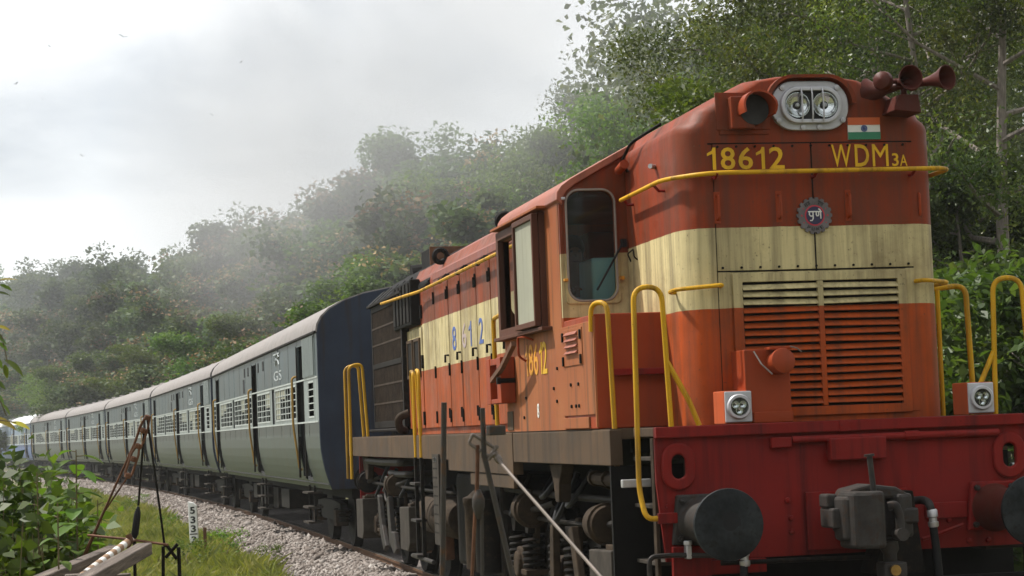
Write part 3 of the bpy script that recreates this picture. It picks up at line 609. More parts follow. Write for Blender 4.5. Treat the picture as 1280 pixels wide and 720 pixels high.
for x, nm in ((-1.04, 'L'), (1.04, 'R')):
    bf = MB().prism([(x-0.20, 0.94), (x-0.16, 1.27), (x+0.16, 1.27), (x+0.20, 0.94)], 'y', -0.05, -0.002).build('buffer', M_cast if x < 0 else M_red, loco, 0.012)
    MB().lathe((x, -0.05, 1.09), (0, -1, 0), [(0, 0.165), (0.03, 0.145), (0.34, 0.125), (0.36, 0.135), (0.39, 0.135)], 28).build('casing', M_cast if x < 0 else M_horn, bf, smooth=True)
    MB().lathe((x, -0.42, 1.09), (0, -1, 0), [(0, 0.085), (0.20, 0.085), (0.22, 0.12)], 20).build('plunger', M_steel, bf, smooth=True)
    MB().lathe((x, -0.645, 1.09), (0, -1, 0), [(0, 0.10), (0.012, 0.222), (0.028, 0.232), (0.045, 0.228), (0.058, 0.16), (0.063, 0.05), (0.063, 0.0)], 40, caps=False).build('buffer_head', M_buffer, bf, smooth=True)
    MB().lathe((x+0.005, -0.703, 1.10), (0, -1, 0), [(0, 0.085), (0.004, 0.07), (0.006, 0.03), (0.007, 0.0)], 14, caps=False).build('grease_patch', M_rubber, bf)
    for dx, dz in ((-0.145, -0.11), (0.145, -0.11), (-0.125, 0.14), (0.125, 0.14)): MB().lathe((x+dx, -0.05, 1.09+dz), (0, -1, 0), [(0, 0.022), (0.025, 0.02), (0.028, 0.006), (0.045, 0.006)], 6).build('flange_bolt', M_cast, bf)
# knuckle coupler
cp = MB().box(-0.13, 0.13, -0.36, -0.03, 0.98, 1.18).build('coupler', M_cast, loco, 0.02)
body = [(-0.20, -0.34), (0.20, -0.34), (0.24, -0.46), (0.235, -0.60), (0.12, -0.66), (0.07, -0.56), (-0.04, -0.52), (-0.08, -0.58), (-0.10, -0.70), (-0.20, -0.78), (-0.28, -0.72), (-0.30, -0.60), (-0.26, -0.46)]
MB().prism(body, 'z', 0.95, 1.235).build('coupler_head', M_cast, cp, 0.022)
MB().prism([(-0.27, -0.56), (-0.245, -0.80), (-0.13, -0.855), (-0.035, -0.82), (-0.03, -0.73), (-0.12, -0.71), (-0.14, -0.60)], 'z', 0.90, 1.265).build('knuckle', M_cast, cp, 0.025)
MB().box(-0.335, -0.26, -0.66, -0.40, 1.03, 1.16).box(-0.345, -0.27, -0.58, -0.42, 1.16, 1.25).build('guard_arm', M_cast, cp, 0.015)
MB().prism([(-0.24, 1.20), (-0.20, 1.275), (-0.06, 1.305), (0.12, 1.28), (0.24, 1.21)], 'y', -0.62, -0.36).build('head_top', M_cast, cp, 0.02)
MB().cyl((-0.065, -0.70, 1.24), (-0.085, -0.70, 1.49), 0.019, n=10).cyl((-0.085, -0.70, 1.485), (-0.086, -0.70, 1.50), 0.034, n=10).build('lift_pin', M_cast, cp, smooth=True)
MB().tube(fillet([(0.02, -0.72, 1.16), (0.06, -0.74, 1.17), (0.085, -0.74, 1.10), (0.085, -0.74, 0.99)], 0.03), 0.030, 10).build('shackle', M_cast, cp, smooth=True)
MB().cyl((0.085, -0.79, 0.98), (0.085, -0.69, 0.98), 0.042, n=14).build('shackle_eye', M_cast, cp, smooth=True)
MB().box(0.10, 0.26, -0.64, -0.46, 1.04, 1.14).build('side_lug', M_cast, cp, 0.015)
MB().lathe((0.06, -0.60, 0.93), (0, 0, -1), [(0, 0.055), (0.05, 0.06), (0.08, 0.045), (0.16, 0.045), (0.17, 0.065), (0.22, 0.065)], 16).build('release_valve', M_cast, cp, smooth=True)
MB().box(-0.02, 0.14, -0.70, -0.54, 0.70, 0.80).build('valve_block', M_cast, cp, 0.015)
MB().cyl((0.05, -0.70, 0.75), (0.05, -0.725, 0.75), 0.035, n=14).build('valve_cap', M_brass, cp)
MB().cyl((-0.95, -0.16, 0.815), (0.04, -0.30, 0.815), 0.016, n=8).build('uncoupling_rod', M_dark, loco, smooth=True)
MB().tube(fillet([(-1.42, -0.10, 0.45), (-1.42, -0.10, 0.875), (-1.25, -0.10, 0.88), (-0.90, -0.14, 0.86)], 0.05), 0.017, 8).build('uncoupling_lever', M_cast, loco, smooth=True)
bx('lever_bracket', M_red, loco, -1.245, -0.98, -0.06, -0.003, 0.73, 0.93, 0.006)
MB().box(-1.17, -1.135, -0.13, -0.06, 0.85, 0.94).cyl((-1.152, -0.10, 0.94), (-1.152, -0.10, 0.97), 0.03, n=8).build('lever_clip', M_steel, loco, 0.006)
MB().box(-1.225, -0.60, -0.05, -0.002, 0.735, 0.828).build('lower_skirt', M_red, loco, 0.005)
# brake hoses
def hose(x, y, zt, zb, dx=0.02):
    h = MB().tube(fillet([(x-0.10, y+0.45, zt-0.02), (x, y+0.1, zt), (x, y, zt-0.02), (x+dx*0.4, y, zt-0.10)], 0.06), 0.028, 10).build('brake_hose', M_cast, loco, smooth=True)
    MB().lathe((x+dx*0.4, y, zt-0.06), (0.05, 0, -1), [(0, 0.030), (0.01, 0.036), (0.05, 0.036), (0.055, 0.028), (0.08, 0.028), (0.085, 0.036), (0.11, 0.036), (0.12, 0.03)], 14).build('ferrule', M_steel, h, smooth=True)
    MB().tube(fillet([(x+dx*0.4, y, zt-0.14), (x+dx, y-0.01, (zt+zb)/2), (x+dx*1.4, y, zb)], 0.2), 0.027, 10).build('rubber_hose', M_rubber, h, smooth=True)
hose(0.47, -0.30, 1.17, 0.35, 0.035); hose(-0.80, -0.22, 0.97, 0.40, -0.02)
MB().box(0.55, 0.85, -0.03, -0.002, 1.03, 1.14).build('hose_bracket', M_red, loco, 0.008)
MB().tube([(0.80, -0.06, 0.985), (0.62, -0.06, 0.93), (0.5, -0.06, 0.90)], 0.014, 6).build('bracket_stay', M_red, loco)
# cattle guard below the headstock
cg = bx('cattle_guard', M_black, loco, -1.28, 1.28, -0.26, -0.20, 0.615, 0.66, 0.004)
for i in range(24): x = -1.24+i*0.108; bx('guard_bar', M_black, cg, x-0.014, x+0.014, -0.245, -0.215, 0.18, 0.615, 0.002)
bx('lower_rail', M_black, cg, -1.28, 1.28, -0.26, -0.20, 0.14, 0.18, 0.004)
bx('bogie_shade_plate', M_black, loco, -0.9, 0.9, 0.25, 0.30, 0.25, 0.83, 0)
# --- lamps and jumper box standing on the front deck
for x0 in (-0.80, 0.945):
    lb = bx('deck_lamp', M_orangebox, loco, x0, x0+0.19, 0.10, 0.36, 1.727, 1.95, 0.006)
    bx('lamp_plate', M_silver, lb, x0+0.001, x0+0.189, 0.083, 0.101, 1.737, 1.945, 0.006)
    cx_, cz_ = x0+0.095, 1.842
    MB().lathe((cx_, 0.084, cz_), (0, -1, 0), [(0, 0.085), (0.02, 0.085), (0.028, 0.078), (0.028, 0.062), (0.004, 0.058)], 26, caps=False).build('lamp_rim', M_silver, lb, smooth=True)
    MB().cyl((cx_, 0.0825, cz_), (cx_, 0.078, cz_), 0.064, n=22).build('lamp_back', M_lampback, lb)
    for dx, dz in ((-0.025, 0.012), (0.025, 0.012), (0.0, -0.028)): MB().lathe((cx_+dx, 0.078, cz_+dz), (0, -1, 0), [(0, 0.006), (0.004, 0.018), (0.012, 0.023), (0.012, 0.026), (0, 0.026)], 12, caps=False).build('lamp_cell', M_reflect, lb)
    MB().cyl((cx_, 0.058, cz_), (cx_, 0.056, cz_), 0.062, n=22).build('lens', M_lens, lb)
jb = bx('jumper_cabinet', M_box, loco, -0.645, -0.325, 0.10, 0.42, 1.727, 2.225, 0.008)
bx('jumper_plinth', M_box, jb, -0.60, -0.32, 0.085, 0.40, 1.726, 1.80, 0.006)
MB().lathe((-0.42, 0.11, 2.125), (0.12, -1, 0.12), [(-0.05, 0.078), (0.09, 0.078), (0.095, 0.086), (0.125, 0.086), (0.13, 0.08)], 24).build('jumper_socket', M_box, jb, smooth=True)
bx('socket_hinge', M_box, jb, -0.49, -0.33, 0.02, 0.13, 2.216, 2.236, 0.004)
MB().tube([(-0.58, 0.085, 2.21), (-0.55, 0.02, 2.12), (-0.49, -0.02, 2.05)], 0.006, 6).build('latch_wire', M_wire, jb)
MB().tube([(-0.35, 0.0, 2.235), (-0.30, 0.0, 2.22), (-0.27, 0.0, 2.195)], 0.005, 6).build('latch_wire', M_wire, jb)
# --- side boxes (battery boxes) between the front deck and the cab
for sgn in (-1,):
    x0, x1 = sorted((sgn*1.468, sgn*0.93))
    bb = bx('battery_box', M_box, loco, x0, x1, 0.985, 1.985, 1.727, 2.545, 0.008)
    if sgn < 0:
        bx('side_cover', M_cabs, bb, -1.480, -1.466, 1.02, 2.06, 1.83, 2.50, 0.004)
        bx('corner_strip', M_cabs, bb, -1.478, -1.464, 0.986, 1.015, 1.74, 2.53, 0.002)
        lv = bx('vent_plate', M_cabs, bb, -1.487, -1.478, 1.33, 1.98, 2.20, 2.475, 0.003)
        for k in range(4): MB().add([(-1.486, 1.46, 2.285+k*0.046), (-1.486, 1.86, 2.285+k*0.046), (-1.51, 1.86, 2.29+k*0.046), (-1.51, 1.46, 2.29+k*0.046), (-1.486, 1.46, 2.315+k*0.046), (-1.486, 1.86, 2.315+k*0.046)], [(0, 1, 2, 3), (2, 1, 5), (0, 3, 4), (3, 2, 5, 4), (0, 4, 5, 1)]).build('vent_slat', M_cabroof, lv)
        for y in (1.36, 1.95):
            for z in (2.24, 2.42): bx('latch', M_dark, lv, -1.50, -1.485, y-0.015, y+0.015, z-0.035, z+0.035, 0.003)
        for y, z in ((1.50, 1.90), (1.75, 1.90), (1.50, 2.06), (1.75, 2.06), (1.6, 1.90)): MB().cyl((-1.478, y, z), (-1.492, y, z), 0.013, n=8).build('bolt', M_dark, bb)
    bx('ledge', M_red, bb, x0+0.10 if sgn < 0 else x0+0.02, x1+0.03 if sgn < 0 else x1-0.10, 0.90, 0.99, 2.10, 2.145, 0.004)
# --- step wells with yellow handrails at both front corners
for sgn in (-1, 1):
    S = lambda x: sgn*x
    for z in (0.42, 0.80, 1.18, 1.50):
        a, b = sorted((S(1.02), S(1.32))); bx('cab_step', M_greybox, loco, a, b, 0.10, 0.62, z, z+0.025, 0.004)
    a, b = sorted((S(1.30), S(1.325))); bx('step_well_side', M_dust, loco, a, b, 0.045, 0.12, 0.36, 1.65, 0.004)
    a, b = sorted((S(0.95), S(1.47))); bx('step_well_back', M_black, loco, a, b, 0.66, 0.70, 0.40, 1.465, 0)
    if sgn < 0: MB().tube(fillet([(S(1.485), 1.02, 2.42), (S(1.485), 1.00, 2.62), (S(1.40), 0.86, 2.62), (S(1.372), 0.84, 1.10), (S(1.24), 0.72, 1.085)], 0.10), 0.0185, 10).build('corner_handrail', M_yel, loco, smooth=True)
    rb = MB().tube(fillet([(S(1.28), -0.012, 1.125), (S(1.405), -0.02, 1.115), (S(1.43), 0.05, 1.30), (S(1.395), 0.12, 2.67), (S(1.195), 0.14, 2.67), (S(1.165), 0.14, 1.725)], 0.11), 0.0185, 10).build('corner_handrail', M_yel, loco, smooth=True)
    MB().tube([(S(1.175), 0.14, 2.16), (S(1.04), 0.13, 1.90), (S(0.975), 0.12, 1.725)], 0.019, 8).build('brace', M_yel, rb, smooth=True)
    a, b = sorted((S(1.20), S(1.33))); bx('rail_foot', M_red, rb, a, b, -0.055, -0.002, 1.085, 1.155, 0.006)
    bx('step_bracket', M_steel, loco, *sorted((S(1.30), S(1.50))), 0.22, 0.27, 1.325, 1.38, 0.006)
gr = MB().tube(fillet([(0.90, 1.25, 2.60), (1.05, 1.20, 2.66), (1.42, 1.15, 2.69), (1.42, 1.10, 1.725)], 0.09), 0.021, 10).build('walkway_rail', M_yel, loco, smooth=True)
MB().cyl((1.20, 1.16, 2.66), (1.20, 1.16, 1.725), 0.018, n=8).build('post', M_yel, gr)
# --- frame side sill and walkway
for sgn in (-1, 1):
    a, b = sorted((sgn*1.47, sgn*1.38))
    fs = bx('frame_sill', M_sill, loco, a, b, 0.655, 4.16, 1.468, 1.716, 0.006)
    bx('frame_sill', M_sill, loco, a+0.006*sgn, b+0.006*sgn, 4.165, 7.55, 1.36, 1.716, 0.006)
    bx('frame_sill', M_sill, loco, a, b, 7.555, 16.15, 1.466, 1.716, 0.006)
bx('walkway_deck', M_sill, loco, -1.46, 1.46, 0.665, 16.14, 1.65, 1.7235, 0)
bx('rear_headstock', M_red, loco, -1.32, 1.32, 16.155, 16.19, 0.85, 1.72, 0.006)
bx('lower_sill_plate', M_sill, loco, -1.465, -1.43, 4.22, 6.35, 1.24, 1.355, 0.006)
# --- driver's cab
YC0, YC1, XC = 2.0, 4.36, 1.47
def cabz(x): return min(roofz(x), 9)-0.0
mb = MB()
holes = [(2.66, 4.25, 2.60, 3.36)]
for sgn in (-1, 1):
    m = MB(); wall_cells(m, [YC0+0.045, YC1-0.045], [1.727, 3.50], holes, lambda u, z, s=sgn: (s*XC, u, z))
    if sgn < 0: m.f = [f[::-1] for f in m.f]
    m.build('cab_side', M_cabs, loco, solid=0.05, fix=False)
# front and rear walls with window openings
def cab_end(name, yy, mat, wins, flip):
    m = MB(); xs = [-XC+0.003, XC-0.003]; xs += [-1.3, -1.1, -0.9, 0.9, 1.1, 1.3]
    top = 3.64
    wall_cells(m, xs, [1.727, top], wins, lambda u, z: (u, yy, z if z < top-1e-6 else roofz(u)-0.012-(0.05 if abs(u) > 1.45 else 0)))
    if flip: m.f = [f[::-1] for f in m.f]
    return m.build(name, mat, loco, solid=0.04, fix=False)
wl = (-1.415, -1.035, 2.70, 3.545); wr = (1.035, 1.415, 2.70, 3.545)
cab_end('cab_front_wall', YC0, M_cabf, [wl, wr], False); cab_end('cab_rear_wall', YC1, M_cabs, [wl, wr], True)
for yy, d in ((YC0, -1), (YC1, 1)):
    for wn in (wl, wr):
        cx_, cz_ = (wn[0]+wn[1])/2, (wn[2]+wn[3])/2; ww, hh = wn[1]-wn[0], wn[3]-wn[2]
        y0, y1 = sorted((yy+d*0.014, yy-d*0.045))
        fr = MB().ring_plate(rrect(cx_, cz_, ww+0.045, hh+0.045, 0.03, 6), rrect(cx_, cz_, ww-0.012, hh-0.012, 0.10, 6), 'y', y0, y1).build('windscreen_frame', M_cabf if d < 0 else M_cabs, loco, 0.003)
        MB().tube([(x, yy+d*0.014, z) for x, z in rrect(cx_, cz_, ww+0.002, hh+0.002, 0.10, 6)], 0.009, 6, closed=True).build('rubber_seal', M_winrub, fr, smooth=True)
        y0, y1 = sorted((yy-d*0.020, yy-d*0.026)); MB().prism(rrect(cx_, cz_, ww-0.01, hh-0.01, 0.10, 6), 'y', y0, y1).build('pane', M_glass, fr)
MB().tube([(-0.985, 1.95, 3.14), (-1.10, 1.945, 2.95), (-1.205, 1.955, 2.775)], 0.008, 6).box(-1.0, -0.965, 1.93, 1.99, 3.10, 3.16).build('windscreen_wiper', M_rubber, loco)
for z in (2.85, 3.47): bx('window_clip', M_silver if z > 3 else M_yelfaint, loco, -1.455, -1.425, 1.955, 1.995, z, z+0.02, 0.003)
bx('window_clip', M_yelfaint, loco, -1.02, -0.985, 1.955, 1.995, 2.85, 2.88, 0.003)
# roof shell of the cab
pr_ = [(x, roofz(x)) for x in np.linspace(-1.38, 1.38, 15)]; pr_ = [(-1.49, 3.47), (-1.485, 3.53), (-1.45, 3.58)]+pr_+[(1.45, 3.58), (1.485, 3.53), (1.49, 3.47)]
inn = [(x*0.97, z-0.04) for x, z in pr_]
MB().rings([[(p[0], y, p[1]) for p in pr_+inn[::-1]] for y in (1.965, 4.40)]).build('cab_roof', M_cabroof, loco, 0.006, smooth=True)
# interior: floor, lining, desk, seats
bx('cab_floor', M_cabin, loco, -1.40, 1.40, 2.06, 4.30, 1.727, 1.76, 0)
bx('cab_ceiling', M_cabin, loco, -1.30, 1.30, 2.06, 4.30, 3.50, 3.54, 0)
bx('control_stand', M_teal, loco, -1.16, -0.55, 2.30, 2.75, 1.765, 3.05, 0.02)
bx('electrical_locker', M_cabin, loco, -0.80, 0.75, 3.9, 4.28, 1.765, 3.4, 0.01)
st_ = bx('driver_seat', M_cabin, loco, -1.33, -0.92, 2.95, 3.35, 2.20, 2.30, 0.03); bx('backrest', M_cabin, st_, -1.31, -0.94, 3.35, 3.43, 2.30, 2.85, 0.03); MB().cyl((-1.12, 3.15, 1.765), (-1.12, 3.15, 2.20), 0.06).build('pedestal', M_dark, st_)
# sliding side window and shutter on the near side
for sgn in (-1, 1):
    xo = sgn*XC; X = lambda a, b: sorted((xo+sgn*a, xo+sgn*b))
    a, b = X(-0.05, 0.050)
    fr = MB().ring_plate([(2.53, 2.535), (4.34, 2.535), (4.34, 3.44), (2.53, 3.44)], [(2.66, 2.60), (4.25, 2.60), (4.25, 3.365), (2.66, 3.365)], 'x', a, b).build('side_window_frame', M_brownfr, loco, 0.006)
    a, b = X(0.054, 0.105); sh = MB().ring_plate([(2.53, 2.545), (3.34, 2.545), (3.34, 3.43), (2.53, 3.43)], [(2.575, 2.59), (3.30, 2.59), (3.30, 3.385), (2.575, 3.385)], 'x', a, b).build('sliding_shutter', M_brownfr, loco, 0.005)
    a, b = X(0.066, 0.084); bx('shutter_panel', M_shutter, sh, a, b, 2.573, 3.302, 2.588, 3.387, 0)
    a, b = X(0.0, 0.085); bx('window_ledge', M_brownfr, loco, a, b, 2.38, 4.40, 2.505, 2.533, 0.004)
    a, b = X(0.0, 0.09); bx('drip_strip', M_cabs, loco, a, b, 2.40, 4.38, 3.455, 3.475, 0.003)
    a, b = X(-0.035, -0.028); bx('pane', M_glass, fr, a, b, 3.60, 3.95, 2.61, 3.36, 0)
# number, marks and fittings on the cab side
YS, ZS = (0, -1, 0), (0, 0, 1)
for ch, y, m in (('1', 3.46, M_yelfaint), ('8', 3.33, M_yelfaint), ('6', 3.13, M_yelfaint), ('1', 2.90, M_yeltext), ('2', 2.79, M_yeltext)):
    text('side_number_digit', ch, m, loco, (-1.4725, y, 2.175), YS, ZS, 0.09 if ch == '1' else 0.17, 0.255, 0.002, 0.006)
text('side_mark', '8', M_wht, loco, (-1.4725, 3.07, 1.83), YS, ZS, 0.07, 0.115, 0.002, 0.01)
tk = MB().box(-1.60, -1.475, 3.93, 4.10, 1.97, 2.36).box(-1.60, -1.475, 4.42, 4.58, 1.97, 2.36).box(-1.595, -1.475, 4.10, 4.42, 2.30, 2.355).box(-1.595, -1.475, 4.10, 4.42, 1.97, 2.01).box(-1.49, -1.475, 4.10, 4.42, 2.01, 2.30).build('token_exchange_box', M_box, loco, 0.006)
MB().tube([(-1.60, 4.32, 2.17), (-1.62, 3.72, 2.27), (-1.62, 3.20, 2.44)], 0.028, 4).build('token_catcher_arm', M_rust, loco)
MB().cyl((-1.475, 3.95, 2.16), (-1.63, 3.95, 2.16), 0.03, n=10).build('arm_pivot', M_dark, loco)
MB().tube(fillet([(-1.475, 3.42, 2.30), (-1.54, 3.42, 2.34), (-1.54, 3.42, 2.50), (-1.54, 3.14, 2.49), (-1.475, 3.12, 2.46)], 0.04), 0.010, 6).build('side_grab_handle', M_box, loco, smooth=True)
bx('lower_louvre_panel', M_sill, loco, -1.478, -1.464, 4.08, 4.33, 1.74, 1.90, 0.003)
bx('cab_access_panel', M_cabs, loco, -1.482, -1.468, 1.22, 2.05, 1.735, 1.815, 0.003)
mb = MB()
for y, z in ((2.25, 2.2), (2.4, 2.05), (2.3, 1.95), (3.5, 2.0), (3.6, 1.84)): mb.cyl((-1.468, y, z), (-1.482, y, z), 0.013, n=7)
mb.build('side_bolts', M_dark, loco)
# walkway handrail behind the cab
MB().tube(fillet([(-1.47, 4.45, 2.75), (-1.47, 4.85, 2.73), (-1.465, 4.86, 1.72)], 0.07), 0.020, 8).build('cab_door_handrail', M_yel, loco, smooth=True)

# --- long hood
WL = 1.02
rs = [[(x, y, z-0.13 if z > 2 else z) for x, z in hood_profile(WL, 1.727, 11, 0.16)] for y in (4.37, 13.0)]
lh = MB().rings(rs).build('long_hood', M_long, loco, smooth=True)
rs = [[(x, y, z-0.126) for x, z in hood_profile(WL+0.006, 3.72, 11, 0.17)] for y in (4.38, 10.95)]
MB().rings([[p for p in r] for r in rs]).build('hood_roof_panel', M_hoodroof, loco, smooth=True)
rs = [[(x, y, z-0.120) for x, z in hood_profile(WL+0.02, 3.66, 11, 0.20)] for y in (11.2, 15.85)]
MB().rings(rs).build('radiator_roof', M_black, loco, 0.01, smooth=True)
# engine room doors
ydoors = [4.6, 5.45, 6.3, 7.20, 8.01, 8.99, 9.79, 10.78]
for y0, y1 in zip(ydoors, ydoors[1:]):
    d = bx('engine_room_door', M_long, loco, -WL-0.028, -WL+0.004, y0+0.022, y1-0.022, 1.80, 3.46, 0.006)
    for z in (1.92, 2.44, 3.30):
        MB().box(-WL-0.042, -WL-0.02, y1-0.022, y1+0.004, z-0.06, z+0.06).cyl((-WL-0.04, y1-0.010, z-0.07), (-WL-0.04, y1-0.010, z+0.07), 0.011, n=8).build('hinge', M_dark, d, 0.003)
    for z in (1.95, 3.28): MB().box(-WL-0.05, -WL-0.025, y0+0.06, y0+0.08, z-0.05, z+0.06).build('door_latch', M_dark, d, 0.004)
    MB().tube([(-WL-0.03, y0+0.06, 2.60), (-WL-0.07, y0+0.06, 2.60), (-WL-0.07, y0+0.07, 2.52)], 0.013, 6).build('door_handle', M_dark, d)
d = bx('engine_room_door', M_long, loco, -WL-0.024, -WL+0.004, 10.80, 11.75, 1.80, 3.46, 0.006)
for z in (1.92, 2.6, 3.2): bx('hinge', M_dark, d, -WL-0.05, -WL-0.02, 11.72, 11.77, z-0.08, z+0.08, 0.003)
for ch, y, m in (('8', 9.56, M_bluetext), ('6', 8.92, M_palebl), ('1', 8.50, M_bluetext), ('2', 7.90, M_bluetext)):
    text('hood_number_digit', ch, m, loco, (-WL-0.0305, y, 2.635), YS, ZS, 0.16 if ch == '1' else 0.25, 0.265, 0.0025, 0.006)
eb = bx('equipment_panel', M_long, loco, -WL-0.03, -WL+0.004, 11.78, 13.0, 1.80, 3.02, 0.006)
for y0, y1 in ((11.90, 12.35), (12.47, 12.92)):
    g = MB().ring_plate([(y0, 2.42), (y1, 2.42), (y1, 2.90), (y0, 2.90)], [(y0+0.04, 2.46), (y1-0.04, 2.46), (y1-0.04, 2.86), (y0+0.04, 2.86)], 'x', -WL-0.055, -WL-0.02).build('mesh_window', M_sill, eb, 0.004)
    bx('wire_mesh', M_dark, g, -WL-0.042, -WL-0.034, y0+0.035, y1-0.035, 2.455, 2.865, 0)
vb = bx('intake_box', M_black, loco, -WL-0.12, -WL+0.01, 12.02, 13.55, 3.06, 3.62, 0.02)
for k in range(5): bx('intake_slat', M_dark, vb, -WL-0.135, -WL-0.115, 12.10+k*0.29, 12.28+k*0.29, 3.10, 3.58, 0.005)
# radiator shutters at the rear
XR = 1.11
bx('radiator_core', M_black, loco, -XR+0.03, XR-0.03, 13.02, 15.88, 1.80, 3.56, 0.01)
rf = MB().ring_plate([(12.98, 1.83), (15.92, 1.83), (15.92, 3.50), (12.98, 3.50)], [(13.08, 1.92), (15.82, 1.92), (15.82, 3.42), (13.08, 3.42)], 'x', -XR-0.01, -XR+0.06).build('radiator_frame', M_dark, loco, 0.006)
bx('middle_bar', M_dark, rf, -XR-0.015, -XR+0.03, 13.08, 15.82, 2.64, 2.71, 0.006)
bx('top_rail', M_dark, rf, -XR-0.06, -XR+0.02, 12.7, 16.0, 3.50, 3.535, 0.004)
for k in range(26):
    y = 13.10+k*0.106; bx('radiator_fin', M_fin, rf, -XR-0.004, -XR+0.03, y, y+0.035, 1.92, 3.42, 0)
for z in (2.15, 2.40, 2.95, 3.18): bx('radiator_bar', M_fin, rf, -XR-0.010, -XR+0.0, 13.08, 15.82, z, z+0.025, 0)
for k in range(5):
    y = 13.2+k*0.62; MB().add([(-XR-0.04, y, 3.54), (-XR-0.04, y+0.42, 3.54), (-0.93, y+0.42, 3.73), (-0.93, y, 3.73), (-XR+0.0, y, 3.54), (-XR+0.0, y+0.42, 3.54), (-0.91, y+0.42, 3.72), (-0.91, y, 3.72)], [(0, 1, 2, 3), (4, 7, 6, 5), (0, 3, 7, 4), (1, 5, 6, 2), (0, 4, 5, 1), (2, 6, 7, 3)]).build('roof_shutter', M_black, loco)
MB().tube(fillet([(-XR, 13.0, 1.78), (-XR-0.10, 12.85, 1.80), (-XR-0.12, 12.8, 1.95), (-XR+0.02, 12.78, 2.0)], 0.08), 0.05, 10).build('drain_pipe', M_dust, loco, smooth=True)
MB().tube([(-XR-0.08, 13.0, 1.80), (-XR-0.08, 15.9, 1.80)], 0.02, 6).build('radiator_foot_rail', M_dark, loco)
# hood-top handrail with its brackets
hr2 = MB().tube(fillet([(-1.13, 4.5, 3.44), (-1.13, 11.4, 3.42), (-1.20, 12.2, 3.42), (-1.20, 14.2, 3.46)], 0.2), 0.020, 8).build('long_hood_handrail', M_yel, loco, smooth=True)
for y in (5.2, 6.3, 7.4, 8.6, 9.8, 11.2): MB().tube([(-1.13, y, 3.43), (-1.06, y, 3.50), (-1.0, y, 3.50)], 0.014, 6).box(-1.145, -1.115, y-0.05, y+0.05, 3.405, 3.455).build('bracket', M_dark, hr2)
# roof equipment
for y in (6.9, 10.9):
    MB().tube([(-0.93+0.075*math.cos(k*math.pi/8), y, 3.80+0.075*math.sin(k*math.pi/8)) for k in range(16)], 0.03, 6, closed=True).build('lifting_ring', M_black, loco, smooth=True)
bx('roof_hatch', M_dark, loco, -0.45, 0.45, 7.4, 10.4, 3.98, 4.05, 0.03)
ex = bx('exhaust_stack', M_black, loco, -0.80, -0.35, 12.5, 13.2, 3.72, 4.04, 0.01)
bx('stack_lit_side', M_rust, ex, -0.805, -0.345, 12.47, 12.50, 3.80, 4.05, 0.004)  # tan plate: light on the stack's side put into the colour
MB().cyl((-0.6, 15.3, 3.86), (-0.4, 15.3, 3.90), 0.16, n=16).build('radiator_fan_cap', M_black, loco)
MB().cyl((-0.72, 14.6, 3.84), (-0.3, 14.6, 3.88), 0.15, n=16).build('radiator_fan_cap', M_black, loco)
# rear walkway handrails
for y in (9.35, 9.75):
    MB().tube(fillet([(-1.475, y, 1.48), (-1.475, y, 2.42), (-1.475, y+0.18, 2.44), (-1.45, y+0.2, 1.725)], 0.08), 0.020, 8).build('step_handrail', M_yel, loco, smooth=True)
for y in (15.65, 16.1):
    MB().tube(fillet([(-1.49, y, 1.15), (-1.49, y, 2.70), (-1.30, y, 2.73), (-1.25, y, 1.725)], 0.09), 0.022, 8).build('rear_handrail', M_yel, loco, smooth=True)
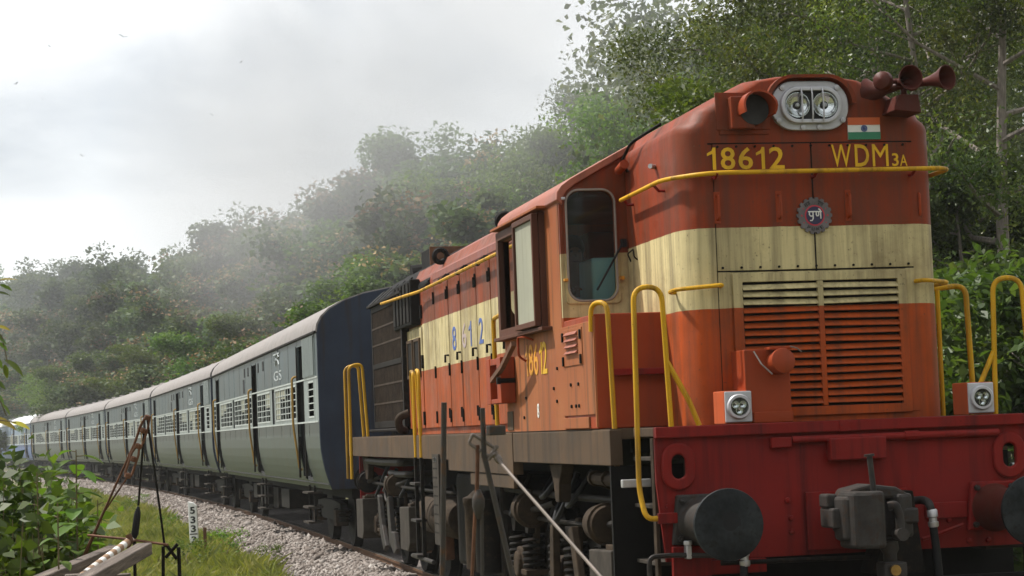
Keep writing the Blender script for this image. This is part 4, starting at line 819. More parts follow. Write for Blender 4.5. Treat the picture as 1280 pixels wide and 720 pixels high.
# --- underframe: bogies, tank, reservoirs, boxes, pipes
bx('centre_sill', M_black, loco, -0.55, 0.55, 0.3, 16.0, 0.95, 1.60, 0.01)
bx('underfloor', M_black, loco, -1.30, 1.30, 0.75, 16.0, 1.55, 1.645, 0)
def loco_bogie(y0):
    b = MB()
    side = [(y0, 0.62), (y0+0.35, 0.52), (y0+4.1, 0.52), (y0+4.45, 0.62), (y0+4.45, 0.82), (y0+3.2, 0.86), (y0+2.6, 0.98), (y0+1.8, 0.98), (y0+1.2, 0.86), (y0, 0.82)]
    for x0, x1 in ((-1.10, -0.97), (0.97, 1.10)): b.prism(side, 'x', x0, x1)
    b.box(-0.97, 0.97, y0+1.9, y0+2.5, 0.55, 0.85).box(-0.97, 0.97, y0+0.02, y0+0.25, 0.6, 0.8).box(-0.97, 0.97, y0+4.2, y0+4.43, 0.6, 0.8)
    bo = b.build('bogie_frame', M_dark, loco, 0.012)
    for k in range(3):
        yw = y0+0.55+k*1.68
        for sg in (-1, 1):
            xx = sg*0.872
            MB().lathe((xx-sg*0.09, yw, 0.545), (sg, 0, 0), [(0, 0.585), (0.025, 0.575), (0.035, 0.546), (0.135, 0.535), (0.14, 0.47), (0.11, 0.44), (0.10, 0.20), (0.13, 0.16), (0.16, 0.14)], 32).build('wheel', M_dark, bo, smooth=True)
            ax = MB().box(*sorted((sg*1.08, sg*1.27)), yw-0.15, yw+0.15, 0.40, 0.70).cyl((sg*1.25, yw, 0.55), (sg*1.31, yw, 0.55), 0.12, n=16).build('axle_box', M_dust, bo, 0.02)
            for dy in (-0.30, 0.30):
                sp_ = []
                for j in range(70): a = j/69*5.5*2*math.pi; sp_.append((sg*1.20+0.085*math.cos(a), yw+dy+0.085*math.sin(a), 0.52+0.30*j/69))
                MB().tube(sp_, 0.021, 6).build('coil_spring', M_dark, bo, smooth=True)
                MB().box(*sorted((sg*1.09, sg*1.30)), yw+dy-0.12, yw+dy+0.12, 0.47, 0.515).build('spring_seat', M_dust, bo, 0.006)
                MB().prism([(yw+dy-0.05, 0.83), (yw+dy+0.05, 0.83), (yw+dy+0.11, 0.95), (yw+dy-0.11, 0.95)], 'x', *sorted((sg*1.10, sg*1.26))).build('spring_cap', M_dark, bo, 0.006)
            MB().prism([(yw-0.62, 0.28), (yw-0.52, 0.26), (yw-0.50, 0.80), (yw-0.60, 0.84)], 'x', *sorted((sg*0.90, sg*1.0))).build('brake_shoe', M_rust, bo, 0.008)
            MB().prism([(yw-0.45, 1.02), (yw-0.32, 1.02), (yw-0.20, 0.55), (yw-0.24, 0.36), (yw-0.34, 0.36), (yw-0.36, 0.60)], 'x', *sorted((sg*1.16, sg*1.20))).build('brake_lever', M_dust, bo, 0.008)
    return bo
loco_bogie(1.15); loco_bogie(10.9)
def sandbox(y0, y1, z0=0.36, z1=0.86, x=-1.42, mat=M_greybox):
    b = MB().prism([(y0, z0+0.10), (y0+0.14, z0), (y1, z0), (y1, z1-0.02), (y0, z1)], 'x', x, x+0.30).build('sandbox', mat, loco, 0.012)
    MB().box(x+0.04, x+0.26, y0+0.10, y0+0.32, z1-0.015, z1+0.03).box(x+0.08, x+0.2, y0+0.15, y0+0.27, z1+0.03, z1+0.05).build('lid', M_dust, b, 0.006)
    return b
sandbox(1.05, 1.75, 0.40, 0.86, -1.40); sandbox(10.85, 11.6, 0.38, 0.90, -1.42); sandbox(14.9, 15.6, 0.36, 0.90, -1.45)
def brake_cyl(y, z=1.02, x=-1.27, r=0.145, ln=0.34, mat=M_dust):
    b = MB().lathe((x, y+ln, z), (0, -1, 0), [(0, r*0.6), (0.04, r*0.95), (ln*0.8, r), (ln*0.82, r*1.12), (ln*0.9, r*1.12), (ln*0.92, r*1.0), (ln, r*0.92), (ln+0.015, r*0.3)], 26).build('brake_cylinder', mat, loco, smooth=True)
    MB().tube([(x, y-0.01, z), (x+0.02, y-0.12, z+0.01), (x+0.12, y-0.34, z+0.06)], 0.028, 8).build('push_rod', M_cast, b, smooth=True)
    return b
brake_cyl(1.60, 1.02); brake_cyl(12.6, 1.12, -1.30, 0.13); brake_cyl(15.2, 1.12, -1.32, 0.14, 0.3, M_dark); brake_cyl(4.4, 1.05)
MB().lathe((-1.14, 10.75, 0.82), (0, -1, 0), [(0, 0.05), (0.03, 0.17), (0.10, 0.225), (0.9, 0.225), (0.905, 0.232), (0.93, 0.232), (0.935, 0.225), (1.95, 0.225), (2.05, 0.17), (2.08, 0.05)], 32).build('air_reservoir', M_dust, loco, smooth=True)
bx('fuel_tank', M_dark, loco, -1.25, 1.25, 5.95, 8.5, 0.36, 1.32, 0.05)
for y in (6.2, 6.75): MB().lathe((-1.33, y, 0.40), (0, 0, 1), [(0, 0.10), (0.02, 0.135), (0.62, 0.135), (0.64, 0.15), (0.70, 0.15), (0.72, 0.10), (0.78, 0.03)], 22).build('filter_canister', M_dust if y > 6.5 else M_dark, loco, smooth=True)
# pipe runs under the sill
for z, r_, x, y0, y1, m in ((1.36, 0.045, -1.32, 0.75, 1.9, M_dust), (1.40, 0.05, -1.33, 12.0, 15.2, M_cast), (1.20, 0.028, -1.24, 1.0, 5.8, M_dark), (1.26, 0.04, -1.30, 11.6, 13.2, M_cast), (1.10, 0.022, -1.26, 8.6, 15.8, M_dark), (0.98, 0.02, -1.22, 2.2, 6.0, M_dark)):
    MB().tube(fillet([(x+0.3, y0-0.05, z), (x, y0, z), (x, (y0+y1)/2, z-0.01), (x, y1, z), (x+0.3, y1+0.1, z-0.1)], 0.08), r_, 8).build('underframe_pipe', m, loco, smooth=True)
for y in (0.95, 1.35, 1.75): MB().cyl((-1.32, y, 1.36), (-1.32, y+0.05, 1.36), 0.06, n=12).build('pipe_coupling', M_dust, loco)
for k, (y, z, dz) in enumerate(((2.6, 1.40, 0.30), (3.1, 1.38, 0.42), (3.6, 1.40, 0.25), (5.0, 1.35, 0.4), (12.1, 1.3, 0.35), (13.6, 1.3, 0.3), (14.4, 1.35, 0.45))):
    MB().tube(fillet([(-1.15, y, z), (-1.30, y+0.05, z-dz*0.8), (-1.28, y+0.45, z-dz), (-1.10, y+0.7, z-dz*0.3)], 0.25), 0.025, 7).build('cable_loop', M_rubber, loco, smooth=True)
MB().tube([(-1.36, 13.1+0.19*math.cos(k*math.pi/10), 1.06+0.15*math.sin(k*math.pi/10)) for k in range(20)], 0.018, 6, closed=True).build('hose_coil', M_cast, loco, smooth=True)
MB().prism([(2.55, 1.46), (3.05, 1.46), (2.90, 1.30), (2.85, 1.16), (2.72, 1.16), (2.70, 1.30)], 'x', -1.40, -1.30).build('hanger_bracket', M_dust, loco, 0.008)
MB().prism([(14.85, 1.46), (15.5, 1.46), (15.3, 1.15), (14.95, 1.15)], 'x', -1.36, -1.28).build('hanger_bracket', M_dust, loco, 0.008)
MB().prism([(3.25, 0.30), (3.42, 0.30), (3.30, 0.95), (3.18, 0.98)], 'x', -1.36, -1.30).build('brake_hanger', M_dust, loco, 0.01)
MB().prism([(2.15, 0.30), (2.32, 0.30), (2.62, 0.95), (2.50, 0.98)], 'x', -1.36, -1.30).build('brake_hanger', M_dust, loco, 0.01)
MB().prism([(12.15, 0.35), (12.35, 0.28), (12.75, 0.40), (12.9, 0.95), (12.7, 0.98), (12.55, 0.55), (12.3, 0.55)], 'x', -1.40, -1.34).build('brake_hanger', M_cast, loco, 0.01)
MB().prism([(13.6, 0.95), (13.75, 0.98), (13.6, 0.50), (13.3, 0.28), (13.1, 0.35), (13.4, 0.60)], 'x', -1.40, -1.34).build('brake_hanger', M_cast, loco, 0.01)
ld = MB().box(-1.50, -1.46, 9.30, 9.34, 0.36, 1.48).box(-1.50, -1.46, 9.72, 9.76, 0.36, 1.48).build('side_ladder', M_dark, loco, 0.004)
for z in (0.40, 0.78, 1.18): bx('rung', M_cast, ld, -1.56, -1.44, 9.34, 9.72, z, z+0.03, 0.004)
MB().cyl((-1.48, 8.7, 0.38), (-1.48, 10.2, 0.38), 0.025, n=8).build('ladder_foot_rail', M_cast, ld)
mp_ = MB().prism([(8.50, 0.58), (8.52, 1.52), (8.10, 1.52), (8.18, 0.58)], 'x', -1.49, -1.475).build('perforated_plate', M_greybox, loco, 0.003)
for k in range(8):
    for j in range(4): MB().box(-1.492, -1.489, 8.22+j*0.07, 8.255+j*0.07, 0.70+k*0.095, 0.715+k*0.095).build('slot', M_black, mp_)
text('plate_mark', '20', M_blk, mp_, (-1.4925, 8.42, 1.44), YS, ZS, 0.20, 0.05, 0.002)
print('loco parts', len(loco.children_recursive))

# ------------------------------------------------------------------ the driver, seen through the windscreen
def skin_body(name, joints, edges, mat, parent, root=0, sub=2):
    me = bpy.data.meshes.new(name); me.from_pydata([j[0] for j in joints], edges, []); me.update(); me.materials.append(mat)
    o = bpy.data.objects.new(name, me); col.objects.link(o)
    if parent is not None: o.parent = parent
    sk = o.modifiers.new('skin', 'SKIN'); sk.use_smooth_shade = True
    if not me.skin_vertices: bpy.context.view_layer.objects.active = o; bpy.context.view_layer.update()
    if not me.skin_vertices:
        bm = bmesh.new(); bm.from_mesh(me); bm.verts.layers.skin.verify(); bm.to_mesh(me); bm.free()
    for k, (p, r) in enumerate(joints):
        me.skin_vertices[0].data[k].radius = r if isinstance(r, tuple) else (r, r); me.skin_vertices[0].data[k].use_root = (k == root)
    q = o.modifiers.new('sub', 'SUBSURF'); q.levels = sub; q.render_levels = sub
    return o
px_, py_, pz_ = -1.14, 3.12, 2.33
J = [((px_, py_, pz_), (0.16, 0.12)), ((px_, py_-0.02, pz_+0.28), (0.16, 0.11)), ((px_, py_-0.05, pz_+0.48), (0.17, 0.10)), ((px_, py_-0.08, pz_+0.60), 0.06), ((px_, py_-0.10, pz_+0.70), (0.075, 0.085)), ((px_, py_-0.12, pz_+0.82), (0.08, 0.095)), ((px_, py_-0.11, pz_+0.90), (0.055, 0.065)),
     ((px_-0.17, py_-0.06, pz_+0.49), 0.062), ((px_-0.20, py_-0.20, pz_+0.26), 0.050), ((px_-0.12, py_-0.46, pz_+0.42), 0.038), ((px_-0.10, py_-0.54, pz_+0.50), (0.040, 0.020)),
     ((px_+0.18, py_-0.06, pz_+0.49), 0.062), ((px_+0.22, py_-0.22, pz_+0.26), 0.050), ((px_+0.16, py_-0.46, pz_+0.32), 0.036), ((px_+0.14, py_-0.54, pz_+0.34), (0.040, 0.020)),
     ((px_-0.10, py_-0.02, pz_-0.01), 0.085), ((px_-0.11, py_-0.42, pz_+0.02), 0.068), ((px_-0.11, py_-0.46, pz_-0.38), 0.048), ((px_-0.11, py_-0.58, pz_-0.50), (0.045, 0.03)),
     ((px_+0.10, py_-0.02, pz_-0.01), 0.085), ((px_+0.11, py_-0.42, pz_+0.02), 0.068), ((px_+0.11, py_-0.46, pz_-0.38), 0.048), ((px_+0.11, py_-0.58, pz_-0.50), (0.045, 0.03))]
Ed = [(0, 1), (1, 2), (2, 3), (3, 4), (4, 5), (5, 6), (2, 7), (7, 8), (8, 9), (9, 10), (2, 11), (11, 12), (12, 13), (13, 14), (0, 15), (15, 16), (16, 17), (17, 18), (0, 19), (19, 20), (20, 21), (21, 22)]
person = tag(empty('person', (0, 0, 0)), 'driver in a pale blue shirt seated behind the locomotive windscreen', 'person')
skin_body('body', J, Ed, M_skin, person)
SJ = [(J[0][0], (0.175, 0.135)), (J[1][0], (0.178, 0.128)), ((px_, py_-0.05, pz_+0.49), (0.185, 0.115)), (J[7][0], 0.078), ((px_-0.20, py_-0.18, pz_+0.29), 0.068), (J[11][0], 0.078), ((px_+0.215, py_-0.20, pz_+0.29), 0.068)]
skin_body('shirt', SJ, [(0, 1), (1, 2), (2, 3), (3, 4), (2, 5), (5, 6)], M_shirt, person)
skin_body('trousers', [(J[0][0], (0.17, 0.13)), (J[15][0], 0.10), (J[16][0], 0.085), ((px_-0.11, py_-0.46, pz_-0.34), 0.066), (J[19][0], 0.10), (J[20][0], 0.085), ((px_+0.11, py_-0.46, pz_-0.34), 0.066)], [(0, 1), (1, 2), (2, 3), (0, 4), (4, 5), (5, 6)], M_cabin, person)
MB().lathe((px_, py_-0.085, pz_+0.80), (0, 0.1, 1), [(-0.02, 0.085), (0.05, 0.105), (0.12, 0.092), (0.16, 0.05), (0.175, 0.0)], 20, caps=False).build('hair', M_hair, person, smooth=True)
MB().lathe((px_, py_-0.205, pz_+0.79), (0, -1, -0.25), [(-0.02, 0.016), (0.01, 0.014), (0.03, 0.004)], 8).build('nose', M_skin, person, smooth=True)
for sx_ in (-1, 1):
    MB().lathe((px_+sx_*0.032, py_-0.200, pz_+0.825), (0, -1, 0), [(0, 0.011), (0.006, 0.008), (0.008, 0.0)], 8, caps=False).build('eye', M_blk, person)
    MB().lathe((px_+sx_*0.088, py_-0.11, pz_+0.80), (sx_, -0.3, 0), [(0, 0.030), (0.014, 0.026), (0.018, 0.01)], 8).build('ear', M_skin, person, smooth=True)
MB().box(px_-0.024, px_+0.024, py_-0.208, py_-0.19, pz_+0.738, pz_+0.745).build('mouth', M_horn, person)
for hj, sg in ((J[10][0], -1), (J[14][0], 1)):
    h = Vector(hj)
    for k in range(4):
        a = h+Vector((-0.026+0.018*k, -0.01, 0)); ln = (0.060, 0.070, 0.066, 0.052)[k]
        MB().tube([a, a+Vector((0, -ln*0.5, 0.012)), a+Vector((0, -ln*0.85, -0.006)), a+Vector((0, -ln, -0.028))], 0.0085, 7, r1=0.0065).build('finger', M_skin, person, smooth=True)
    a = h+Vector((-sg*0.030, 0.02, 0)); MB().tube([a, a+Vector((-sg*0.020, -0.025, 0)), a+Vector((-sg*0.022, -0.05, -0.010))], 0.0095, 7, r1=0.0075).build('thumb', M_skin, person, smooth=True)

# ------------------------------------------------------------------ coaches
LC = 21.6
def coach_x(z):
    if z >= 1.75: return 1.625
    t = (1.75-z)/0.8; return 1.625-0.16*t*t
GROUPS = [(2.98, 4), (7.30, 3), (11.02, 5), (15.85, 4)]; PITCH_W = 0.835
DOORS = [(1.90, 2.80), (9.93, 10.83), (19.62, 20.48)]
WINS = []
for y0, n in GROUPS: WINS += [(y0+k*PITCH_W+0.038, y0+(k+1)*PITCH_W-0.038) for k in range(n)]
SMALL = [(0.52, 1.22), (20.72, 21.28)]; NARROW = [(6.52, 6.98), (15.28, 15.68)]
def make_coach(name, body, roofm, endm, seed=0):
    c = empty(name)
    holes = [(a, b, 2.06, 2.585) for a, b in WINS+SMALL]+[(a, b, 1.06, 3.20) for a, b in DOORS]+[(a, b, 2.00, 2.62) for a, b in NARROW]
    for sg in (-1, 1):
        m = MB(); wall_cells(m, [0, LC], [0.95, 1.06, 1.15, 1.27, 1.40, 1.57, 1.75, 2.66, 3.32], holes if sg < 0 else [], lambda u, z, s=sg: (s*coach_x(z), u, z))
        if sg < 0: m.f = [f[::-1] for f in m.f]
        m.build('side_wall', body, c, solid=0.012, fix=False)
    ep = [(-coach_x(z), z) for z in (0.95, 1.06, 1.15, 1.27, 1.40, 1.57, 1.75)]+[(-1.625, 3.32)]
    rp = [(-1.625, 3.32), (-1.61, 3.42), (-1.545, 3.54), (-1.42, 3.66), (-1.2, 3.78), (-0.9, 3.88), (-0.5, 3.955), (0, 3.98)]
    rp = rp+[(-x, z) for x, z in rp[-2::-1]]
    full = ep+rp[1:-1]+[(-x, z) for x, z in ep[::-1]]
    for y0, y1 in ((-0.06, 0.0), (LC, LC+0.06)): MB().prism(full, 'y', y0, y1).build('end_wall', endm, c, 0.015)
    rp2 = [(x*1.012, z+0.012) for x, z in rp]; rin = [(x*0.975, z-0.03) for x, z in rp]
    rr = [[(p[0], y, p[1]) for p in rp2+rin[::-1]] for y in (-0.055, LC+0.055)]
    rf_ = MB().rings(rr).build('roof', roofm, c, smooth=True)
    for k in range(6): MB().lathe((-0.62, 2.0+k*3.5, 3.93), (0, 0, 1), [(0, 0.10), (0.03, 0.10), (0.035, 0.13), (0.06, 0.11), (0.07, 0.03)], 12).build('ventilator', roofm, rf_, smooth=True)
    bx('gutter', M_dark, c, -1.668, -1.622, -0.05, LC+0.05, 3.305, 3.335, 0)
    bx('window_rail', M_winbar, c, -1.634, -1.626, 0.02, LC-0.02, 2.635, 2.66, 0); bx('waist_rail', M_winbar, c, -1.634, -1.626, 0.02, LC-0.02, 1.965, 1.99, 0)
    for k in range(15): bx('panel_seam', body, c, -1.6285, -1.60, 1.25+k*1.39, 1.262+k*1.39, 1.76, 1.955, 0); bx('panel_seam', body, c, -1.6285, -1.60, 1.25+k*1.39, 1.262+k*1.39, 2.67, 3.30, 0)
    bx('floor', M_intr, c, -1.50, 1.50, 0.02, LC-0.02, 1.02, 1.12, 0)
    bx('dark_backing_wall', M_intr, c, -0.45, -0.40, 0.1, LC-0.1, 1.12, 3.3, 0)  # near-black wall added so the windows look dark inside
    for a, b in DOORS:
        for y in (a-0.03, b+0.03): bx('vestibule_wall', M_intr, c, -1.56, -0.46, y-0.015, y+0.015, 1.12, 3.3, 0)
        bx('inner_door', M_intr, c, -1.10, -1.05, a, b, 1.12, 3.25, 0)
        # doorway: handrails, frame, steps
        bx('door_frame', M_dark, c, -1.632, -1.60, a-0.045, a+0.0, 1.10, 3.22, 0); bx('door_frame', M_dark, c, -1.632, -1.60, b, b+0.045, 1.10, 3.22, 0)
        for y in (b+0.07,):
            MB().tube(fillet([(-1.60, y, 2.74), (-1.70, y, 2.72), (-1.70, y, 1.95), (-1.62, y, 1.25), (-1.57, y, 1.22)], 0.10), 0.020, 6).build('door_handrail', M_doorrail, c, smooth=True)
        for z in (0.85, 0.62, 0.38): bx('footstep', M_greybox, c, -1.60, -1.36, a+0.08, b-0.08, z, z+0.03, 0)
        for y in (a+0.10, b-0.12): bx('step_hanger', M_dark, c, -1.50, -1.46, y, y+0.03, 0.38, 0.98, 0)
    for i, (a, b) in enumerate(WINS+SMALL):
        fr = MB().ring_plate([(a-0.02, 2.04), (b+0.02, 2.04), (b+0.02, 2.605), (a-0.02, 2.605)], [(a+0.008, 2.068), (b-0.008, 2.068), (b-0.008, 2.577), (a+0.008, 2.577)], 'x', -1.632, -1.620).build('window', M_winbar, c)
        g = MB(); mid = (a+b)/2
        if b-a > 0.6 and (a, b) in WINS: g.box(-1.634, -1.628, mid-0.016, mid+0.016, 2.075, 2.57)
        for k in range(4): z = 2.16+k*0.105; g.box(-1.628, -1.622, a+0.01, b-0.01, z-0.008, z+0.008)
        g.build('window_bars', M_winbar, fr)
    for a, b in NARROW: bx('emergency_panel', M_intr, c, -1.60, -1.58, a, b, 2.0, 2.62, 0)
    # ribbed corner panel beside the first door
    cpn = bx('ribbed_panel', M_corr, c, -1.634, -1.625, 0.28, 1.78, 2.67, 3.29, 0)
    for k in range(13): y = 0.32+k*0.112; bx('rib', M_corr, cpn, -1.655, -1.633, y, y+0.055, 2.68, 3.28, 0)
    # small vents under the gutter
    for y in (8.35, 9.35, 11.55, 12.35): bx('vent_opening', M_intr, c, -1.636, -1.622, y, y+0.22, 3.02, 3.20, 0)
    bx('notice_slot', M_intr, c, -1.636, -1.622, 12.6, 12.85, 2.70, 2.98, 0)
    # faded lettering
    YSg, ZSg = (0, -1, 0), (0, 0, 1)
    tl = MB(); tx = -1.631
    for segs, oy, oz, sc_ in (([[(0, 1), (1.0, 1)], [(0.12, 1), (0.12, 0.35), (0.45, 0.35)], [(0.5, 1), (0.5, 0.0)], [(0.9, 1), (0.72, 0.7), (0.9, 0.45), (0.72, 0.0)]], 6.35, 3.03, 0.20), ([[(0, 1), (0.9, 1)], [(0.2, 1), (0.55, 0.7), (0.2, 0.5), (0.6, 0.0)], [(0.2, 1.05), (0.05, 1.35)]], 5.75, 3.03, 0.20)):
        for s_ in segs: tl.tube([(tx, oy-p[0]*sc_*2.4, oz+p[1]*sc_) for p in s_], 0.016, 4)
    tl.build('lettering', M_fadetxt, c)
    text('lettering', 'GS', M_fadetxt, c, (tx, 6.45, 2.76), YSg, ZSg, 1.35, 0.17, 0.002)
    # underframe
    bx('underframe', M_black, c, -1.15, 1.15, 0.1, LC-0.1, 0.80, 1.02, 0)
    for y, l, z0 in ((7.6, 1.4, 0.45), (9.6, 0.9, 0.40), (11.6, 1.6, 0.42), (14.0, 0.8, 0.5)): bx('equipment_box', M_dark, c, -1.30, -0.5, y, y+l, z0, 0.80, 0.01)
    for yb in (1.75, LC-1.75-2.9):
        bo = MB().prism([(yb, 0.52), (yb+0.6, 0.40), (yb+2.3, 0.40), (yb+2.9, 0.52), (yb+2.9, 0.68), (yb+2.1, 0.72), (yb+0.8, 0.72), (yb, 0.68)], 'x', -1.12, -1.02).prism([(yb, 0.52), (yb+2.9, 0.52), (yb+2.9, 0.68), (yb, 0.68)], 'x', 1.02, 1.12).box(-1.02, 1.02, yb+1.2, yb+1.7, 0.4, 0.7).build('bogie_frame', M_dark, c)
        for yw in (yb+0.1, yb+2.8):
            for sg in (-1, 1): MB().lathe((sg*0.80, yw, 0.457), (sg, 0, 0), [(0, 0.48), (0.03, 0.46), (0.13, 0.455), (0.135, 0.38), (0.11, 0.2), (0.16, 0.12)], 24).build('wheel', M_dark, bo, smooth=True)
            for dy in (-0.25, 0.25):
                m = MB()
                for k in range(4): m.tube([(-1.07+0.09*math.cos(q*math.pi/4), yw+dy+0.09*math.sin(q*math.pi/4), 0.42+k*0.055) for q in range(8)], 0.02, 5, closed=True)
                m.build('axle_spring', M_dark, bo)
            bx('axle_box', M_dust, bo, -1.20, -1.0, yw-0.13, yw+0.13, 0.33, 0.58, 0.01)
    for y in (-0.06, LC+0.06):
        d = -1 if y < 0 else 1
        for x in (-0.978, 0.978): MB().lathe((x, y, 1.09), (0, d, 0), [(0, 0.10), (0.25, 0.09), (0.27, 0.20), (0.30, 0.20)], 16).build('buffer', M_dark, c)
    bx('gangway', M_rubber, c, -0.55, 0.55, -0.33, -0.061, 1.15, 3.2, 0.03); bx('gangway', M_rubber, c, -0.55, 0.55, LC+0.061, LC+0.33, 1.15, 3.2, 0.03)
    return c
labels = ['first grey-green coach, its dark blue end wall facing the locomotive', 'second grey-green coach, between the first coach and the third', 'third grey-green passenger coach of the train, behind the rusty wire stretcher', 'fourth grey-green coach along the curve, two behind the wire stretcher coach', 'fifth grey-green coach, the last one before the blue coach', 'pale blue coach with white roof at the far end of the train']
grp = 'coaches of the passenger train'
S0 = 18.40; proto = None; shutters = {}
for i in range(6):
    a, th = arc(S0+22.3*i); b, th2 = arc(S0+22.3*i+LC)
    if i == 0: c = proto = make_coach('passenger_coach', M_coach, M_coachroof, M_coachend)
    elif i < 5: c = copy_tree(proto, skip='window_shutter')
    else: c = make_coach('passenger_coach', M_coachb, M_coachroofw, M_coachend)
    d = (b-a); c.location = a; c.rotation_euler = (0, 0, math.atan2(-d.x, d.y))
    tag(c, labels[i], 'coach', grp); rs_ = random.Random(60+i)
    for (a_, b_) in rs_.sample(WINS, 6):
        h_ = rs_.choice((0.16, 0.26, 0.50)); q = shutters.get(round(h_, 2))
        if q is None:
            q = shutters[round(h_, 2)] = MB().box(-1.618, -1.612, 0.0, PITCH_W-0.076, 2.58-h_, 2.58).build('window_shutter', M_shutter, c)
        else: q = q.copy(); col.objects.link(q); q.parent = c
        q.location = (0, a_, 0)

# ------------------------------------------------------------------ foliage
def leaf_quads(P, L, Wd, rg, up=0.5, droop=0.25):
    n = len(P); nn = rg.normal(0, 1, (n, 3)); nn[:, 2] += up*2; nn /= np.linalg.norm(nn, axis=1, keepdims=True)
    d = rg.normal(0, 1, (n, 3)); d[:, 2] -= droop; d -= nn*(d*nn).sum(1, keepdims=True); d /= np.linalg.norm(d, axis=1, keepdims=True)
    sdir = np.cross(nn, d); s = rg.uniform(0.65, 1.25, (n, 1)); L = L*s; Wd = Wd*s
    b = P-d*L*0.5; t = P+d*L*0.5-nn*L*0.10; m = P+d*L*0.02
    return np.stack([b, m+sdir*Wd*0.5+nn*L*0.08, t, m-sdir*Wd*0.5+nn*L*0.08], 1).reshape(-1, 3)
def make_tree(seed, H, base, Rr, leaf, lw, nleaf, kind, tr=0.16, nl=9, tan=0.0, mat=None, up=0.5):
    """one tree of height H: tapered trunk with limbs, and a crown of leaves in clumps round the twig ends"""
    rg = np.random.default_rng(seed); rd = random.Random(seed); mb = MB(); tips = []
    top = Vector((rd.uniform(-0.6, 0.6), rd.uniform(-0.6, 0.6), H*0.86)); tp = []
    for k in range(7):
        t = k/6; tp.append(Vector((top.x*t+math.sin(t*5+seed)*0.18, top.y*t+math.cos(t*4+seed)*0.18-0.18, H*0.86*t-0.3*(k == 0))))
    mb.tube(tp, tr, 8, r1=tr*0.22)
    def on(t):
        f = t*6; i = min(5, int(f)); return tp[i].lerp(tp[i+1], f-i)
    b0 = base/(H*0.86)
    for i in range(nl):
        t = b0*0.75+(0.97-b0*0.75)*(i+0.5)/nl; p = on(t); a = i*2.4+rd.uniform(-0.5, 0.5)
        ln = Rr*(0.30+0.85*math.sin(math.pi*min(1, 0.18+0.80*(t-b0*0.7)/(1-b0*0.7))))*rd.uniform(0.75, 1.1); rise = rd.uniform(0.25, 0.75)
        e = p+Vector((math.cos(a)*ln, math.sin(a)*ln, ln*rise)); m = p.lerp(e, 0.5)+Vector((rd.uniform(-0.2, 0.2), rd.uniform(-0.2, 0.2), -0.08*ln))
        if e.z > H: e.z = H-rd.uniform(0, 0.5)
        r0 = tr*(1-t*0.7)*0.55; mb.tube([p, p.lerp(m, 0.5), m, m.lerp(e, 0.55), e], r0, 6, r1=r0*0.25)
        for j in range(4):
            q = m.lerp(e, j/3); a2 = a+rd.uniform(-1.3, 1.3); l2 = ln*rd.uniform(0.25, 0.5)
            e2 = q+Vector((math.cos(a2)*l2, math.sin(a2)*l2, l2*rd.uniform(-0.1, 0.7))); mb.tube([q, q.lerp(e2, 0.5)+Vector((0, 0, 0.05)), e2], r0*0.4, 5, r1=r0*0.12); tips += [e2, q.lerp(e2, 0.55)]
        tips.append(e)
    tips += [on(1.0), on(0.95)+Vector((0.3, 0.2, 0.3)), on(1.0)+Vector((0.1, -0.1, 0.45*(H*0.14))), on(0.97)+Vector((-0.35, 0.1, 0.2))]
    T = np.array([tuple(v) for v in tips]); nt_ = len(T); w8 = rg.uniform(0.3, 1.6, nt_); w8 /= w8.sum(); idx = rg.choice(nt_, nleaf, p=w8)
    cr_ = (Rr*0.27+0.10)*rg.uniform(0.6, 1.35, nt_)
    dd = rg.normal(0, 1, (nleaf, 3)); dd /= np.linalg.norm(dd, axis=1, keepdims=True); rad = rg.random((nleaf, 1))**0.55
    P = T[idx]+dd*rad*cr_[idx][:, None]*np.array([1.0, 1.0, 0.85 if kind in ('teak_tree', 'broadleaf_tree') else 0.66])
    V = leaf_quads(P, leaf, lw, rg, up); mi = np.zeros(nleaf)
    if tan > 0:
        clump = rg.random(nt_) < tan; isup = (P[:, 2] > T[idx][:, 2]) & (T[idx][:, 2] > base+(H-base)*0.30)
        mi = (clump[idx] & isup & (rg.random(nleaf) < 0.75)).astype(float)
        V4 = V.reshape(-1, 4, 3); c = V4.mean(1, keepdims=True); sm = mi == 1; V4[sm] = c[sm]+(V4[sm]-c[sm])*0.62; V = V4.reshape(-1, 3)
    tm = mb; return tm, V, mi, [mat, M_tan] if tan > 0 else [mat]
class TreeKind:
    def __init__(s, name, **kw):
        s.name = name; s.H = kw['H']; s.args = kw; s.root = None
    def place(s, loc, H, rz, label, group, cat='tree', rw=1.0):
        if s.root is None:
            tm, V, mi, mats = make_tree(**s.args, kind=s.name)
            r = empty(s.name); tm.build('trunk', M_bark, r, smooth=True, fix=False); npmesh('crown', V, 4, None, r, mats, mi); s.root = r
        else: r = copy_tree(s.root)
        k = H/s.H; r.location = loc; r.rotation_euler = (0, 0, rz); r.scale = (k*rw, k*rw, k)
        return tag(r, label, cat, group)
KA1 = TreeKind('feathery_tree', seed=1, H=13, base=4.5, Rr=3.1, leaf=0.125, lw=0.056, nleaf=58000, tr=0.19, nl=15, mat=M_leafA, up=0.35)
KA2 = TreeKind('feathery_tree', seed=2, H=14, base=5.5, Rr=2.9, leaf=0.125, lw=0.056, nleaf=58000, tr=0.17, nl=16, mat=M_leafA, up=0.35)
KA3 = TreeKind('feathery_tree', seed=12, H=15, base=6.5, Rr=3.3, leaf=0.12, lw=0.052, nleaf=32000, tr=0.21, nl=15, mat=M_leafA, up=0.3)
KA4 = TreeKind('feathery_tree', seed=15, H=15, base=7.5, Rr=3.1, leaf=0.12, lw=0.052, nleaf=28000, tr=0.18, nl=13, mat=M_leafA, up=0.3)
KC1 = TreeKind('spreading_tree', seed=3, H=10, base=2.5, Rr=2.7, leaf=0.14, lw=0.075, nleaf=42000, tr=0.15, nl=14, mat=M_leafC, up=0.5)
